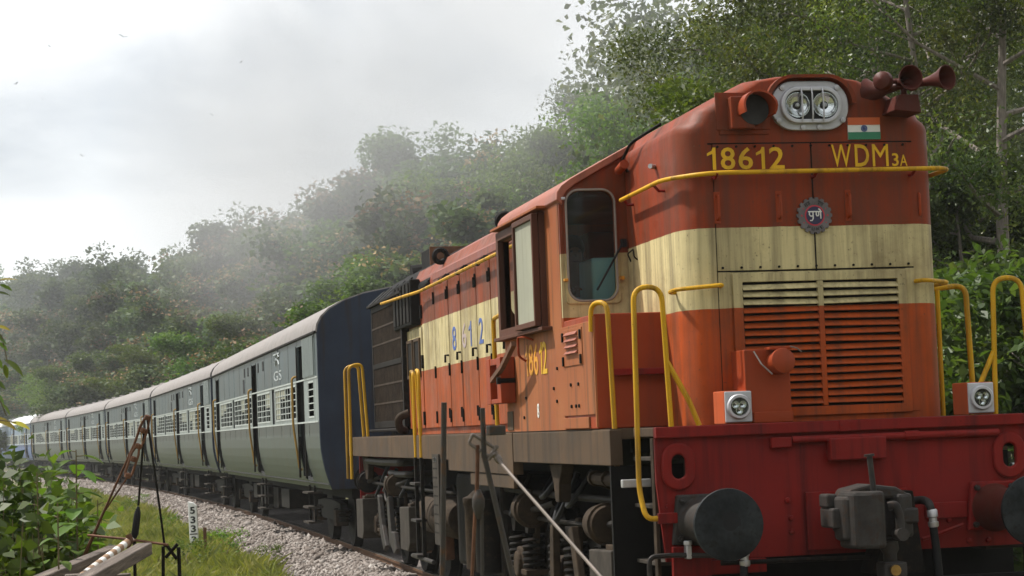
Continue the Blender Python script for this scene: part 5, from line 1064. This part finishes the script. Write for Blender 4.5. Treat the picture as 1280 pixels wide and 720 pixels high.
KT1 = TreeKind('teak_tree', seed=4, H=13, base=3.5, Rr=2.9, leaf=0.30, lw=0.19, nleaf=20000, tr=0.15, nl=14, tan=0.75, mat=M_leafB, up=0.5)
KT2 = TreeKind('teak_tree', seed=5, H=12, base=3.0, Rr=3.0, leaf=0.30, lw=0.19, nleaf=20000, tr=0.15, nl=13, tan=0.5, mat=M_leafB, up=0.5)
KT3 = TreeKind('teak_tree', seed=6, H=14, base=4.0, Rr=2.9, leaf=0.30, lw=0.18, nleaf=20000, tr=0.15, nl=14, tan=0.0, mat=M_leafB, up=0.5)
KE = TreeKind('broadleaf_tree', seed=8, H=13, base=3.5, Rr=3.1, leaf=0.22, lw=0.13, nleaf=28000, tr=0.16, nl=13, mat=M_leafD, up=0.5)
def horizon(px): return 557-0.0385*(px-112)
def base_at(px, depth):
    p = at(px, horizon(px), depth); return Vector((p.x, p.y, float(ground_z(np.array(p.x), np.array(p.y)))))
rt = random.Random(11)
def put(kind, px, depth, ytop, label, group, rw=1.0):
    b = base_at(px, depth); zt = 1.747+(horizon(px)-ytop)/FPX*depth
    b.z -= 0.15; kind.place(b, max(2.0, zt-b.z), rt.uniform(0, 6.28), label, group, rw=rw)
GR, GS, GM, GF = 'trees towering behind the locomotive', 'trees on the skyline above the train', 'trees on the slope behind the coaches', 'trees lining the far side of the track'
NEAR = [(KA3, 1275, 32, -260, 'tall feathery tree at the right edge of the picture, behind the yellow loop rail'), (KA4, 1205, 34, -230, 'tall grey-trunked feathery tree right behind the air horns'), (KA3, 1120, 37, -200, 'tall feathery tree behind the headlight, left of the air horns'),
        (KA4, 1070, 40, -190, 'feathery tree rising above the flat top of the front hood'), (KA2, 1030, 50, -80, 'feathery tree above the hooded marker lamp'), (KA1, 1060, 62, -70, 'feathery tree overhanging the sky at the top, leftmost of the tall near trees'),
        (KC1, 900, 66, 35, 'bright green spreading tree just above the hood conduit'), (KA1, 795, 80, 50, 'spreading tree with branches reaching left over the cab roof'), (KC1, 722, 84, 118, 'bright green tree directly above the cab roof edge'),
        (KC1, 1010, 36, 45, 'low bright feathery tree close behind the headlight'), (KE, 1230, 33, 165, 'dense dark tree between the horns and the right handrail')]
for k, px, dp, yt, lb in NEAR: put(k, px, dp, yt, lb, GR, 0.95)
SKYL = [(KC1, 655, 84, 168, 'hazy green tree left of the bright tree over the cab'), (KT1, 610, 90, 155, 'hazy brown-topped teak tree above the air intake'), (KE, 560, 92, 138, 'dark round-headed tree, the highest on the skyline left of the cab'), (KT1, 520, 98, 178, 'brown-topped teak tree just left of the highest dark tree'),
        (KT1, 482, 104, 202, 'brown-topped teak on the skyline above the black radiator'), (KT2, 448, 108, 222, 'teak on the skyline above the coach end wall'), (KT3, 408, 116, 224, 'pointed green tree on the skyline above the first coach roof'), (KT1, 372, 122, 255, 'brown-topped teak above the middle of the first coach'),
        (KT3, 310, 132, 252, 'isolated dark tree with sky showing through, above the second coach'), (KT2, 268, 145, 292, 'low skyline tree left of the isolated dark tree'), (KT3, 222, 160, 304, 'hazy skyline tree above the third coach'), (KT3, 176, 172, 310, 'hazy skyline tree above the rusty wire stretcher'),
        (KT3, 128, 186, 302, 'slender hazy treetop poking above the left skyline'), (KE, 84, 215, 318, 'faint blue-grey tree on the far left skyline'), (KT3, 40, 235, 322, 'faint grey tree second from the left edge on the skyline'), (KE, -2, 250, 324, 'faint grey tree at the left edge of the skyline')]
for k, px, dp, yt, lb in SKYL: put(k, px, dp, yt-4, lb, GS, 1.12)
MID = [(KT2, 630, 74, 232, 'teak just behind the cab roof corner'), (KT1, 585, 80, 225, 'teak in the smoke above the roof hatch'), (KT2, 540, 84, 240, 'teak above the exhaust stack'), (KT1, 500, 90, 262, 'teak above the black intake box'), (KT2, 460, 95, 272, 'teak above the dark radiator roof'),
       (KT1, 420, 101, 292, 'brown-flecked teak over the near end of the first coach'), (KT1, 385, 108, 305, 'brown-flecked teak over the first coach roof'), (KT2, 345, 114, 322, 'teak over the far half of the first coach'), (KT1, 305, 121, 330, 'brown-flecked teak where the first and second coaches meet'), (KT2, 265, 130, 345, 'teak over the second coach roof'),
       (KT3, 225, 139, 352, 'grey-green tree over the far end of the second coach'), (KT2, 182, 148, 358, 'grey-green teak above the third coach'), (KT3, 140, 158, 365, 'grey-green tree over the fourth coach'), (KT2, 95, 172, 375, 'pale teak over the fifth coach'), (KT1, 45, 184, 380, 'pale brown-flecked tree above the blue coach'), (KT2, 2, 196, 385, 'pale tree by the left edge above the blue coach')]
for k, px, dp, yt, lb in MID: put(k, px, dp, yt-14, lb, GM, 1.2)
LOW = [(KC1, 615, 74, 300, 'bright leafy bush-like tree behind the long hood roof'), (KC1, 550, 78, 298, 'bright leafy low tree beside the exhaust stack'), (KE, 505, 74, 318, 'low glossy tree left of the exhaust stack'), (KE, 462, 80, 338, 'low tree behind the dark radiator end'), (KT2, 425, 87, 352, 'low teak against the navy coach end'), (KE, 385, 92, 358, 'low tree against the first coach roof'),
       (KT1, 345, 98, 372, 'low brown-flecked teak against the first coach roof'), (KE, 300, 105, 388, 'low tree behind the far end of the first coach'), (KT2, 258, 112, 405, 'low teak behind the second coach roof'), (KC1, 215, 120, 425, 'low bright tree behind the second coach'), (KT2, 170, 128, 430, 'low teak behind the third coach roof'), (KE, 125, 136, 438, 'low tree behind the fourth coach roof'),
       (KC1, 85, 146, 455, 'low bright tree behind the fifth coach roof'), (KT2, 45, 156, 450, 'low pale teak behind the blue coach'), (KC1, 5, 166, 462, 'low bright tree behind the white coach roof')]
for k, px, dp, yt, lb in LOW: put(k, px, dp, yt-6, lb, GF, 1.35)
print('trees placed')
# the wood that closes the view behind them, and the undergrowth along the line
def wood(name, n, d0, d1, px0, px1, hmin, hmax, leaf, mat, label, seed, mats=None):
    rg = np.random.default_rng(seed); nc = n//70
    dp = rg.uniform(d0, d1, nc); px = rg.uniform(px0, px1, nc)
    C0 = np.array([tuple(at(p, horizon(p), d)) for p, d in zip(px, dp)]); gz = ground_z(C0[:, 0], C0[:, 1])
    ok = side_of_track(C0[:, 0], C0[:, 1]) > 7.5; C0, gz = C0[ok], gz[ok]; nc = len(C0)
    ch = hmin+(hmax-hmin)*rg.random(nc)**0.8; C0[:, 2] = gz+ch
    idx = rg.integers(0, nc, n); dd = rg.normal(0, 1, (n, 3)); dd /= np.linalg.norm(dd, axis=1, keepdims=True)
    P = C0[idx]+dd*(rg.random((n, 1))**0.5)*(0.8+leaf*3.2)*np.array([1, 1, 0.7])
    o = npmesh(name, leaf_quads(P, leaf, leaf*0.62, rg, 0.5), 4, mat)
    return tag(o, label, 'wood', kind='stuff')
wood('far_wood', 130000, 185, 310, -120, 420, 0.5, 11.5, 0.50, M_leafB, 'hazy distant wood closing the view on the left', 21)
wood('near_wood', 120000, 62, 100, 760, 1420, 0.5, 15, 0.26, M_leafA, 'deep shaded wood behind the trees by the locomotive', 22)
wood('hillside_wood', 120000, 92, 190, -60, 720, 0.3, 5.5, 0.34, M_leafA, 'leafy hillside wood between the trees behind the coaches', 23)
# unseen wood added behind the viewer to keep open sky off the engine front
def added_wood_behind(n, seed):
    rg = np.random.default_rng(seed); nc = n//80; C0 = np.stack([rg.uniform(-50, 70, nc), rg.uniform(-75, -32, nc), rg.uniform(0.3, 15, nc)], 1); idx = rg.integers(0, nc, n)
    dd = rg.normal(0, 1, (n, 3)); dd /= np.linalg.norm(dd, axis=1, keepdims=True); P = C0[idx]+dd*(rg.random((n, 1))**0.5)*2.2
    return tag(npmesh('sky_blocking_wood', leaf_quads(P, 0.5, 0.32, rg, 0.5), 4, M_leafB), 'unseen wood added behind the viewer, dimming the engine front', 'wood', kind='stuff')
added_wood_behind(42000, 24)
# undergrowth shrubs behind the engine on its far side
KS = TreeKind('leafy_shrub', seed=31, H=4, base=0.4, Rr=1.9, leaf=0.17, lw=0.085, nleaf=9000, tr=0.05, nl=12, mat=M_leafD, up=0.6)
KS2 = TreeKind('leafy_shrub', seed=32, H=4, base=0.3, Rr=2.0, leaf=0.14, lw=0.075, nleaf=11000, tr=0.05, nl=12, mat=M_leafD, up=0.6)
for k, px, dp, yt, lb in ((KS, 1195, 25, 335, 'glossy shrub showing between the hood and the right yellow rail'), (KS, 1262, 24, 338, 'glossy shrub behind the loop handrail at the right edge'), (KS2, 1230, 29, 340, 'taller shrub behind the glossy ones at the right'), (KS, 1165, 30, 335, 'shrub half hidden by the front hood'), (KS2, 1290, 28, 335, 'leafy shrub cut by the right edge of the picture')):
    put(k, px, dp, yt, lb, 'shrubs behind the right handrails')

# ------------------------------------------------------------------ verge: grass, weeds, kilometre post
def on_ground(px, py, z=-0.42):
    d = fwd*FPX+rx*(px-640)-ux*(py-360); t = (z-CAM.z)/d.z; return CAM+d*t
rg = np.random.default_rng(5)
n = 90000
yy = 15+75*rg.random(n)**1.5; oo = -2.0-rg.gamma(1.6, 1.6, n); xx = oo.copy(); th = np.clip((yy-Y0)/RC, 0, None); xx = -RC+(RC+oo)*np.cos(th); y2 = np.where(yy > Y0, Y0+(RC+oo)*np.sin(th), yy)
patch = np.sin(xx*2.1+np.sin(y2*0.9))*np.sin(y2*0.63+1.3); keep = (rg.random(n) < 0.62+0.38*patch) | (oo < -3.2); xx, y2, oo = xx[keep], y2[keep], oo[keep]; n = len(xx)
h = rg.uniform(0.06, 0.22, n)*(1+0.8*(patch[keep] > 0.4))*np.clip((-oo-1.85)*2.0, 0.35, 1); lean = rg.normal(0, 0.45, (n, 2))*h[:, None]; a = rg.uniform(0, 6.28, n); wv = np.stack([np.cos(a), np.sin(a)], 1)*rg.uniform(0.006, 0.014, (n, 1))
gz = ground_z(xx, y2)
B = np.stack([xx, y2, gz-0.01], 1); v1 = B.copy(); v1[:, :2] -= wv; v2 = B.copy(); v2[:, :2] += wv
m1 = B.copy(); m1[:, :2] += lean*0.4; m1[:, 2] += h*0.6; m1a = m1.copy(); m1a[:, :2] += wv*0.7; t1 = B.copy(); t1[:, :2] += lean; t1[:, 2] += h
tag(npmesh('grass', np.stack([v1, v2, m1a, t1], 1).reshape(-1, 3), 4, M_grass), 'short sunlit yellow-green grass along the foot of the ballast', 'grass', kind='stuff')
KW = TreeKind('verge_weed', seed=41, H=0.7, base=0.05, Rr=0.34, leaf=0.075, lw=0.045, nleaf=420, tr=0.010, nl=8, mat=M_leafC, up=0.7)
for px, py, hh, lb in ((300, 700, 0.55, 'small leafy weed just right of the kilometre post'), (330, 712, 0.4, 'small weed at the ballast edge, nearest the locomotive'), (205, 668, 0.45, 'weed left of the kilometre post by the iron stakes'), (160, 645, 0.5, 'weed at the ballast foot behind the black sleeve'), (178, 632, 0.4, 'weed on the gravel behind the wire stretcher'), (275, 688, 0.35, 'tuft-like weed behind the short rusty stake'), (225, 712, 0.5, 'weed in the grass below the kilometre post')):
    p = on_ground(px, py); KW.place(p, hh, rt.uniform(0, 6), lb, 'weeds in the verge grass', 'weed')
kb = on_ground(244, 694)
km = tag(empty('kilometre_post', kb, R(-8)), 'leaning white kilometre post with black figures standing in the grass', 'post')
MB().prism([(-0.082, -0.2), (0.082, -0.2), (0.082, 0.94), (0.02, 1.0), (-0.082, 1.03)], 'y', -0.06, 0.06).build('slab', M_km, km, 0.012)
MB().box(-0.084, 0.084, -0.062, 0.062, -0.05, 0.17).build('dark_foot', M_dark, km)
for ch, z in (('5', 0.79), ('3', 0.61), ('3', 0.44), ('3', 0.23)): text('figure', ch, M_blk, km, (-0.048, -0.0625, z), (1, 0, 0), (0, 0, 1), 0.096, 0.135, 0.0025, 0.03)
bx('divider', M_blk, km, -0.075, 0.075, -0.064, -0.060, 0.395, 0.415, 0)
km.rotation_euler = (0, R(-1.5), R(-8))
kp = on_ground(257, 701); st = MB().prism([(-0.028, -0.2), (0.028, -0.2), (0.03, 0.60), (-0.03, 0.61)], 'y', -0.02, 0.02).build('iron_stake', M_rust); st.location = kp
tag(st, 'short rusty stake standing right of the kilometre post', 'stake')

# ------------------------------------------------------------------ rusty wire stretcher, timbers and banded pole on the left
D = 11.0
rig = tag(empty('wire_stretcher', (0, 0, 0)), 'rusty turnbuckle and wires holding a signal wire beside the line', 'wire stretcher')
T0, T1 = at(184, 523, D), at(159, 597, D); ax = (T1-T0); sd = ax.cross(fwd).normalized()*0.020
tb = MB().tube([T0+sd*0.55, T0.lerp(T1, 0.15)+sd, T0.lerp(T1, 0.45)+sd, T0.lerp(T1, 0.52)+sd*0.5], 0.007, 7).tube([T0-sd*0.55, T0.lerp(T1, 0.15)-sd, T0.lerp(T1, 0.45)-sd, T0.lerp(T1, 0.52)-sd*0.5], 0.007, 7).build('turnbuckle', M_rust, rig, smooth=True)
MB().tube([T0.lerp(T1, 0.5)+sd*0.5, T0.lerp(T1, 0.6)+sd*0.9, T0.lerp(T1, 0.93)+sd*0.9, T1+sd*0.3], 0.0065, 7).tube([T0.lerp(T1, 0.5)-sd*0.5, T0.lerp(T1, 0.6)-sd*0.9, T0.lerp(T1, 0.93)-sd*0.9, T1-sd*0.3], 0.0065, 7).build('link', M_rust, rig, smooth=True)
for t in (0.0, 0.22, 0.48, 0.70, 0.98): p = T0.lerp(T1, t); MB().lathe(p-ax.normalized()*0.018, ax, [(0, 0.008), (0.004, 0.017), (0.024, 0.017), (0.028, 0.008)], 8).build('nut', M_rust, rig)
def wire(name, pts, r, mat=M_rust, parent=rig): return MB().tube(pts, r, 6).build(name, mat, parent, smooth=True)
gnd = lambda px, d: Vector((at(px, 700, d).x, at(px, 700, d).y, -0.42))
wire('wire', [at(170, 550, D), at(126, 648, D+0.2), at(60, 790, D+0.5)], 0.006); wire('wire', [T1, at(130, 640, D+0.3), at(105, 700, D+0.4), at(85, 760, D+0.5)], 0.005)
wire('stay_wire', [T0, at(199, 631, D), at(206, 684, D)], 0.006, M_dark); wire('stay_wire', [at(180, 540, D), at(173, 632, D)], 0.006, M_dark)
MB().lathe(at(173, 633, D), at(168, 672, D)-at(173, 633, D), [(0, 0.006), (0.03, 0.016), (0.05, 0.018), (0.14, 0.019), (0.16, 0.012)], 12).build('black_sleeve', M_rubber, rig, smooth=True)
wire('cross_rod', [at(110, 669, D+0.2), at(160, 674, D), at(210, 681, D-0.1)], 0.007)
wire('sleeve_rod', [at(168, 670, D), at(168, 690, D), gnd(168, D)], 0.009, M_dark)
for (a, b), lb in zip((((204, 683), (204, 760)), ((207, 697), (222, 680)), ((208, 681), (221, 699))), range(3)): wire('stake_iron', [at(*a, D), at(*b, D)], 0.009, M_dark)
wire('anchor_post', [at(223, 684, D), at(224, 702, D), Vector((at(224, 702, D).x, at(224, 702, D).y, -0.5))], 0.010, M_dark)
def beam(name, p0, p1, w_, h, mat, label):
    d = (p1-p0); l = d.length; q = d.to_track_quat('X', 'Z'); o = MB().box(0, l, -w_/2, w_/2, -h/2, h/2).build(name, mat, None, 0.006)
    o.location = p0; o.rotation_euler = q.to_euler(); return tag(o, label, 'beam')
beam('timber_beam', at(181, 686, 10.6), at(40, 765, 8.6), 0.075, 0.060, M_wood, 'weathered grey timber on the near side of the banded pole')
beam('timber_beam', at(143, 688, 11.2), at(-20, 756, 9.2), 0.070, 0.055, M_wood, 'weathered grey timber on the far side of the banded pole')
for px, dd in ((150, 10.3), (95, 9.6)):
    p = at(px, 712, dd); o = MB().box(-0.05, 0.05, -0.05, 0.05, -0.42-p.z, -0.02).build('trestle_post', M_wood, None, 0.005); o.location = p
    tag(o, 'short timber post propping the near beam at its right end' if px > 100 else 'short timber post propping the near beam lower down', 'post')
P0, P1 = at(163, 675, 10.95), at(10, 790, 9.0); pole = tag(empty('banded_pole', (0, 0, 0)), 'white and tan banded pole lying between the two timbers', 'pole')
L_ = (P1-P0).length; nb = int(L_/0.062)
for k in range(nb):
    MB().cyl(P0.lerp(P1, k/nb), P0.lerp(P1, (k+1)/nb), 0.0195 if k % 2 else 0.0190, n=12).build('band', M_barwht if k % 2 == 0 else M_barbrn, pole, smooth=True)
MB().tube([at(160, 668, 10.9), at(164, 676, 10.9), at(158, 684, 10.9)], 0.016, 7).build('pole_clamp', M_rust, pole, smooth=True)

# ------------------------------------------------------------------ steel stays and guy wire in front of the engine
D = 7.0
gy_ = tag(empty('guy_wire_anchor', (0, 0, 0)), 'dark steel stays with a clevis and pale guy wire crossing the bogie', 'guy wire')
def drop(p, q):
    """carry the line p-q on down to the ground"""
    d = (q-p); t = (-0.45-p.z)/d.z; return p+d*t
def rod(name, a, b, r, mat, ground=True):
    p, q = at(*a, D), at(*b, D); e = drop(p, q) if ground else q
    return MB().tube([p, p.lerp(e, 0.3), p.lerp(e, 0.7), e], r, 8).build(name, mat, gy_, smooth=True)
M_stay = metal('dark_galvanised_stay', (0.075, 0.068, 0.062), 0.6, 0.4, 0.35, rust=(0.10, 0.055, 0.03))
rod('stay_bar', (555, 503), (553, 720), 0.0095, M_stay); rod('stay_bar', (603, 510), (605, 572), 0.0085, M_stay, False); rod('stay_bar', (605, 568), (641, 722), 0.0090, M_stay)
rod('anchor_rod', (597, 556), (596, 626), 0.007, M_rust, False); rod('anchor_rod', (594, 640), (590, 722), 0.006, M_rust); rod('anchor_rod', (602, 640), (603, 722), 0.006, M_stay)
MB().lathe(at(598, 612, D), at(598, 648, D)-at(598, 612, D), [(0, 0.008), (0.015, 0.014), (0.03, 0.020), (0.055, 0.020), (0.08, 0.013), (0.095, 0.009)], 12).build('turnbuckle_body', M_stay, gy_, smooth=True)
a, b = at(589, 549, D), at(616, 566, D); u = (b-a).normalized(); v = u.cross(fwd).normalized()*0.016
MB().tube(fillet([b+v, a+v, a+v*0.9-u*0.004, a-v, b-v], 0.012), 0.0055, 8).build('clevis', M_wire, gy_, smooth=True)
MB().cyl(b+v*1.7, b-v*1.7, 0.007, n=10).build('clevis_pin', M_wire, gy_)
MB().lathe(b, at(628, 580, D)-b, [(0, 0.009), (0.006, 0.014), (0.014, 0.010), (0.02, 0.013), (0.035, 0.012), (0.045, 0.006)], 10).build('wire_grip', M_wire, gy_, smooth=True)
w0 = at(620, 572, D); w1 = at(750, 720, 6.4); MB().tube([w0, w0.lerp(w1, 0.5), w1, w1+(w1-w0)*1.2], 0.0052, 8).build('guy_wire', M_wire, gy_, smooth=True)
MB().box(-0.020, 0.035, -0.03, 0.03, -0.016, 0.016, Matrix.Translation(at(617, 538, D))).build('clamp_block', M_stay, gy_, 0.004)

# ------------------------------------------------------------------ leaves and shrubs in the left foreground
def leaf_obj(name, L, Wd, mat, parent, p, d, n_):
    """one broad leaf: folded along its midrib and drooping to the tip"""
    d = Vector(d).normalized(); n_ = Vector(n_); n_ = (n_-d*n_.dot(d)).normalized(); s = d.cross(n_); m = MB(); K = 6; vs = []
    for k in range(K+1):
        t = k/K; wd = Wd*0.5*math.sin(math.pi*min(1, t*0.93+0.05))**0.75*(1-0.25*t) if k < K else 0.002; c = Vector(p)+d*L*t-n_*L*0.22*t*t
        vs += [c+s*wd+n_*wd*0.30, c, c-s*wd+n_*wd*0.30]
    f = []
    for k in range(K): a = 3*k; f += [(a, a+1, a+4, a+3), (a+1, a+2, a+5, a+4)]
    return m.add(vs, f).build(name, mat, parent, smooth=True, fix=False)
rl = random.Random(3)
def sapling(name, label, px, d, ytop, n, L, mat, lean=0.0, ybot=None, group=None):
    r = tag(empty(name, gnd(px, d)), label, 'plant', group); top = at(px+lean, ytop, d)-r.location
    q = [Vector((0, 0, -0.05)), Vector((top.x*0.3+0.02, top.y*0.3, top.z*0.4)), Vector((top.x*0.8, top.y*0.8, top.z*0.8)), top]
    MB().tube(q, 0.008, 7, r1=0.003).build('stem', M_stem, r, smooth=True)
    for k in range(n):
        t = 0.35+0.65*((k+0.5)/n)**0.6; i = 0 if t < 0.4 else (1 if t < 0.8 else 2); f = (t-(0, 0.4, 0.8)[i])/(0.4, 0.4, 0.2)[i]; p = q[i].lerp(q[i+1], f)
        a = k*2.4+rl.uniform(-0.4, 0.4); l = L*rl.uniform(0.7, 1.15)*(1.0 if t < 0.85 else 0.7); dr = Vector((math.cos(a), math.sin(a), rl.uniform(-0.15, 0.45)))
        e = p+dr*l*0.35; lf = leaf_obj('leaf', l, l*rl.uniform(0.62, 0.8), mat, r, e, dr+Vector((0, 0, -0.25)), (0, 0, 1)); MB().tube([p, e], 0.003, 5).build('stalk', M_stem, lf)
    return r
sapling('teak_sapling', 'tall young plant with one large pale leaf at its top, left of the stretcher', 92, 11.5, 562, 36, 0.17, M_leafC, 3)
sapling('teak_sapling', 'leafy young plant left of the tallest sapling', 50, 11.0, 590, 22, 0.13, M_leafC, -4)
sapling('teak_sapling', 'young plant with broad leaves low beside the far timber', 118, 11.8, 625, 14, 0.12, M_leafC, 4)
sapling('teak_sapling', 'young plant rising above the far timber', 70, 10.2, 628, 16, 0.12, M_leafC, 2)
def bush(px0, px1, ytop, d, nst, per, leaf, mat, label, seed):
    """a tangle of stems rising from the ground, leaves in sprays along their upper halves"""
    rg = np.random.default_rng(seed); rd = random.Random(seed); mid = (px0+px1)/2; r = tag(empty('leafy_shrub', gnd(mid, d)), label, 'shrub', 'shrubs in the left corner'); st = MB(); P = []
    for k in range(nst):
        px = rd.uniform(px0, px1); edge = abs(px-mid)/(0.5*(px1-px0)); yt = ytop+edge*edge*26+rd.uniform(0, 70)
        e = at(px, yt, d+rd.uniform(-0.7, 0.7))-r.location; b = Vector((e.x*0.6+rd.uniform(-0.2, 0.2), e.y*0.6, -0.05)); m = b.lerp(e, 0.55)+Vector((rd.uniform(-0.12, 0.12), rd.uniform(-0.12, 0.12), 0))
        st.tube([b, m, e], 0.007, 5, r1=0.002)
        t = rg.random((per, 1))**0.7*0.75+0.25; bb, mm, ee = (np.array(tuple(v)) for v in (b, m, e)); q = np.where(t < 0.55, bb+(mm-bb)*t/0.55, mm+(ee-mm)*(t-0.55)/0.45)
        P.append(q+rg.normal(0, 0.085, (per, 3)))
    st.build('stems', M_stem, r, fix=False); P = np.concatenate(P); V = leaf_quads(P, leaf, leaf*0.66, rg, 0.55); V4 = V.reshape(-1, 4, 3)
    npmesh('foliage', V, 4, mat, r)
    return r
bush(-50, 48, 564, 12.2, 44, 72, 0.088, M_leafD, 'dark dense shrub filling the bottom-left corner of the picture', 51)
bush(22, 92, 588, 12.6, 30, 58, 0.10, M_leafC, 'bright shrub right of the dark corner shrub', 52)
bush(70, 128, 622, 13.0, 22, 46, 0.095, M_leafC, 'bright low shrub under the tallest sapling', 53)
bush(-40, 60, 640, 11.4, 28, 50, 0.10, M_leafC, 'low bright shrub in front of the dark corner shrub', 54)
bush(40, 112, 672, 12.0, 20, 44, 0.085, M_leafD, 'low dark shrub beside the far timber', 55)
# a leafy twig hanging in from the left edge
br = tag(empty('leafy_branch', at(-60, 380, 8.0)), 'leafy twigs with yellow-green leaves hanging in at the left edge', 'branch')
o0 = br.location
def twig(pts, leaves_):
    pts = [at(x, y, 8.0)-o0 for x, y in pts]; MB().tube(pts, 0.004, 6, r1=0.002).build('twig', M_stem, br, smooth=True)
    for (x, y, dx, dy, L, m) in leaves_: p = at(x, y, 8.0)-o0; d = (at(x+dx, y+dy, 8.0)-at(x, y, 8.0)); leaf_obj('leaf', L, L*0.45, m, br, p, d+fwd*rl.uniform(-0.3, 0.3)*d.length, Vector((0, 0, 1))-fwd*rl.uniform(0.2, 0.9))
twig([(-60, 360), (-20, 352), (6, 350)], [(-4, 352, 20, -6, 0.075, M_yleaf), (0, 356, 14, 4, 0.05, M_leafC), (-6, 366, 20, 0, 0.055, M_leafD)])
twig([(-60, 400), (-15, 405), (2, 420), (10, 455)], [(-4, 408, 16, 2, 0.05, M_yleaf), (-8, 418, 20, 10, 0.06, M_leafD), (-2, 428, 12, 8, 0.045, M_leafC), (6, 450, 30, 18, 0.09, M_leafC), (-6, 446, 10, 14, 0.05, M_leafD), (6, 456, 4, 20, 0.05, M_leafC)])
twig([(-60, 470), (-20, 480), (0, 500), (8, 520)], [(-10, 474, 18, 10, 0.06, M_leafD), (-8, 490, 16, 14, 0.06, M_leafD), (2, 505, 14, 12, 0.05, M_leafC)])
twig([(-60, 520), (-20, 522), (20, 528)], [(-14, 522, 40, 10, 0.11, M_yleaf), (14, 528, 26, 4, 0.075, M_yleaf)])
# birds
def bird(px, py, d, span, rz, label):
    m = MB(); s = span/2
    m.add([(0, -0.32*s, 0), (0.10*s, 0, 0.05*s), (-0.10*s, 0, 0.05*s), (0, 0.42*s, 0.02*s), (0, 0, -0.07*s), (s, 0.12*s, 0.26*s), (0.45*s, 0.22*s, 0.16*s), (0.5*s, -0.10*s, 0.20*s), (-s, 0.12*s, 0.20*s), (-0.45*s, 0.22*s, 0.16*s), (-0.5*s, -0.10*s, 0.20*s)],
          [(0, 1, 2), (1, 3, 2), (0, 4, 1), (0, 2, 4), (1, 4, 3), (2, 3, 4), (1, 7, 5), (1, 5, 6), (2, 8, 10), (2, 9, 8)])
    o = m.build('bird', M_blk, None, fix=False); o.location = at(px, py, d); o.rotation_euler = (0.2, 0.15, rz); return tag(o, label, 'bird', 'birds in the sky')
for px, py, sp, rz, lb in ((154, 46, 0.34, 0.6, 'largest tiny bird, high in the sky'), (20, 105, 0.24, 2.2, 'tiny bird near the left edge of the sky'), (62, 58, 0.20, 1.0, 'tiny bird in the upper left sky'), (301, 78, 0.18, 2.0, 'tiny bird in the sky right of the largest one'), (266, 144, 0.22, 0.5, 'tiny bird in the middle of the sky'), (422, 77, 0.18, 0.4, 'rightmost tiny bird in the sky'), (103, 195, 0.22, 0.8, 'lowest tiny bird, above the left hills'), (54, 124, 0.15, 0.3, 'faint bird just below the left edge one')):
    bird(px, py, 58, sp, rz, lb)

# ------------------------------------------------------------------ haze over the whole valley, exhaust smoke drifting back from the stack
hz = MB().box(-730, 730, -640, 740, -3, 70).build('haze', plain('unused_surface', (0.5, 0.5, 0.5)))
_M = Mat('valley_haze'); _M.t.nodes.remove(_M.b); _v = _M.n('ShaderNodeVolumePrincipled'); _v.inputs['Color'].default_value = (0.93, 0.95, 0.97, 1); _v.inputs['Density'].default_value = 0.0003; _v.inputs['Anisotropy'].default_value = 0.2
_M.l(_v.outputs[0], _M.out.inputs['Volume']); hz.data.materials.clear(); hz.data.materials.append(_M.m); hz.display_type = 'WIRE'
tag(hz, 'pale haze hanging over the whole valley', kind='stuff')

def smoke_cloud(name, c, rad, rz, dens, colr, scale, lo, label):
    """a lens-shaped body of drifting smoke, thickest in the middle and torn by turbulence"""
    m = MB(); rings_ = []
    for i in range(13):
        a = -math.pi/2+math.pi*i/12; rings_.append([(math.cos(a)*math.cos(2*math.pi*k/20), math.cos(a)*math.sin(2*math.pi*k/20), math.sin(a)) for k in range(20)])
    rings_[0] = [(0.001*math.cos(2*math.pi*k/20), 0.001*math.sin(2*math.pi*k/20), -1) for k in range(20)]; rings_[-1] = [(0.001*math.cos(2*math.pi*k/20), 0.001*math.sin(2*math.pi*k/20), 1) for k in range(20)]
    o = m.rings(rings_).build(name, plain('unused_surface', (0.5, 0.5, 0.5))); o.location = c; o.scale = rad; o.rotation_euler = (0, 0, rz)
    M = Mat(name+'_volume'); M.t.nodes.remove(M.b); v = M.n('ShaderNodeVolumePrincipled'); v.inputs['Color'].default_value = (*colr, 1); v.inputs['Anisotropy'].default_value = 0.2
    tc_ = M.n('ShaderNodeTexCoord'); ln = M.n('ShaderNodeVectorMath', operation='LENGTH'); M.l(tc_.outputs['Object'], ln.inputs[0])
    fall = M.math('POWER', M.math('MAXIMUM', M.math('SUBTRACT', 1.0, ln.outputs['Value']), 0.0), 0.8)
    mp2 = M.n('ShaderNodeMapping'); mp2.inputs['Scale'].default_value = tuple(r*scale for r in rad); M.l(tc_.outputs['Object'], mp2.inputs[0])
    nz = M.noise(mp2.outputs[0], 1.0, 3, 0.55); tear = M.math('MAXIMUM', M.math('MULTIPLY', M.math('SUBTRACT', nz, lo), 1.0/(0.7-lo)), 0.0)
    M.l(M.math('MULTIPLY', M.math('MULTIPLY', fall, tear), dens), v.inputs['Density']); M.l(v.outputs[0], M.out.inputs['Volume'])
    o.data.materials.clear(); o.data.materials.append(M.m); return tag(o, label, kind='stuff')
cy.volume_step_rate = 6.0; cy.volume_preview_step_rate = 6.0; cy.volume_max_steps = 64
smoke_cloud('smoke', (5.0, 66, 13.0), (9, 40, 8.5), R(5), 0.080, (0.62, 0.625, 0.64), 0.11, 0.32, 'thin grey exhaust smoke drifting back over the coaches and the hillside trees')
smoke_cloud('mist', (-12, 200, 12), (110, 140, 34), 0.0, 0.0030, (0.88, 0.92, 0.97), 0.02, 0.10, 'blue-grey mist lying over the distant wood at the left')
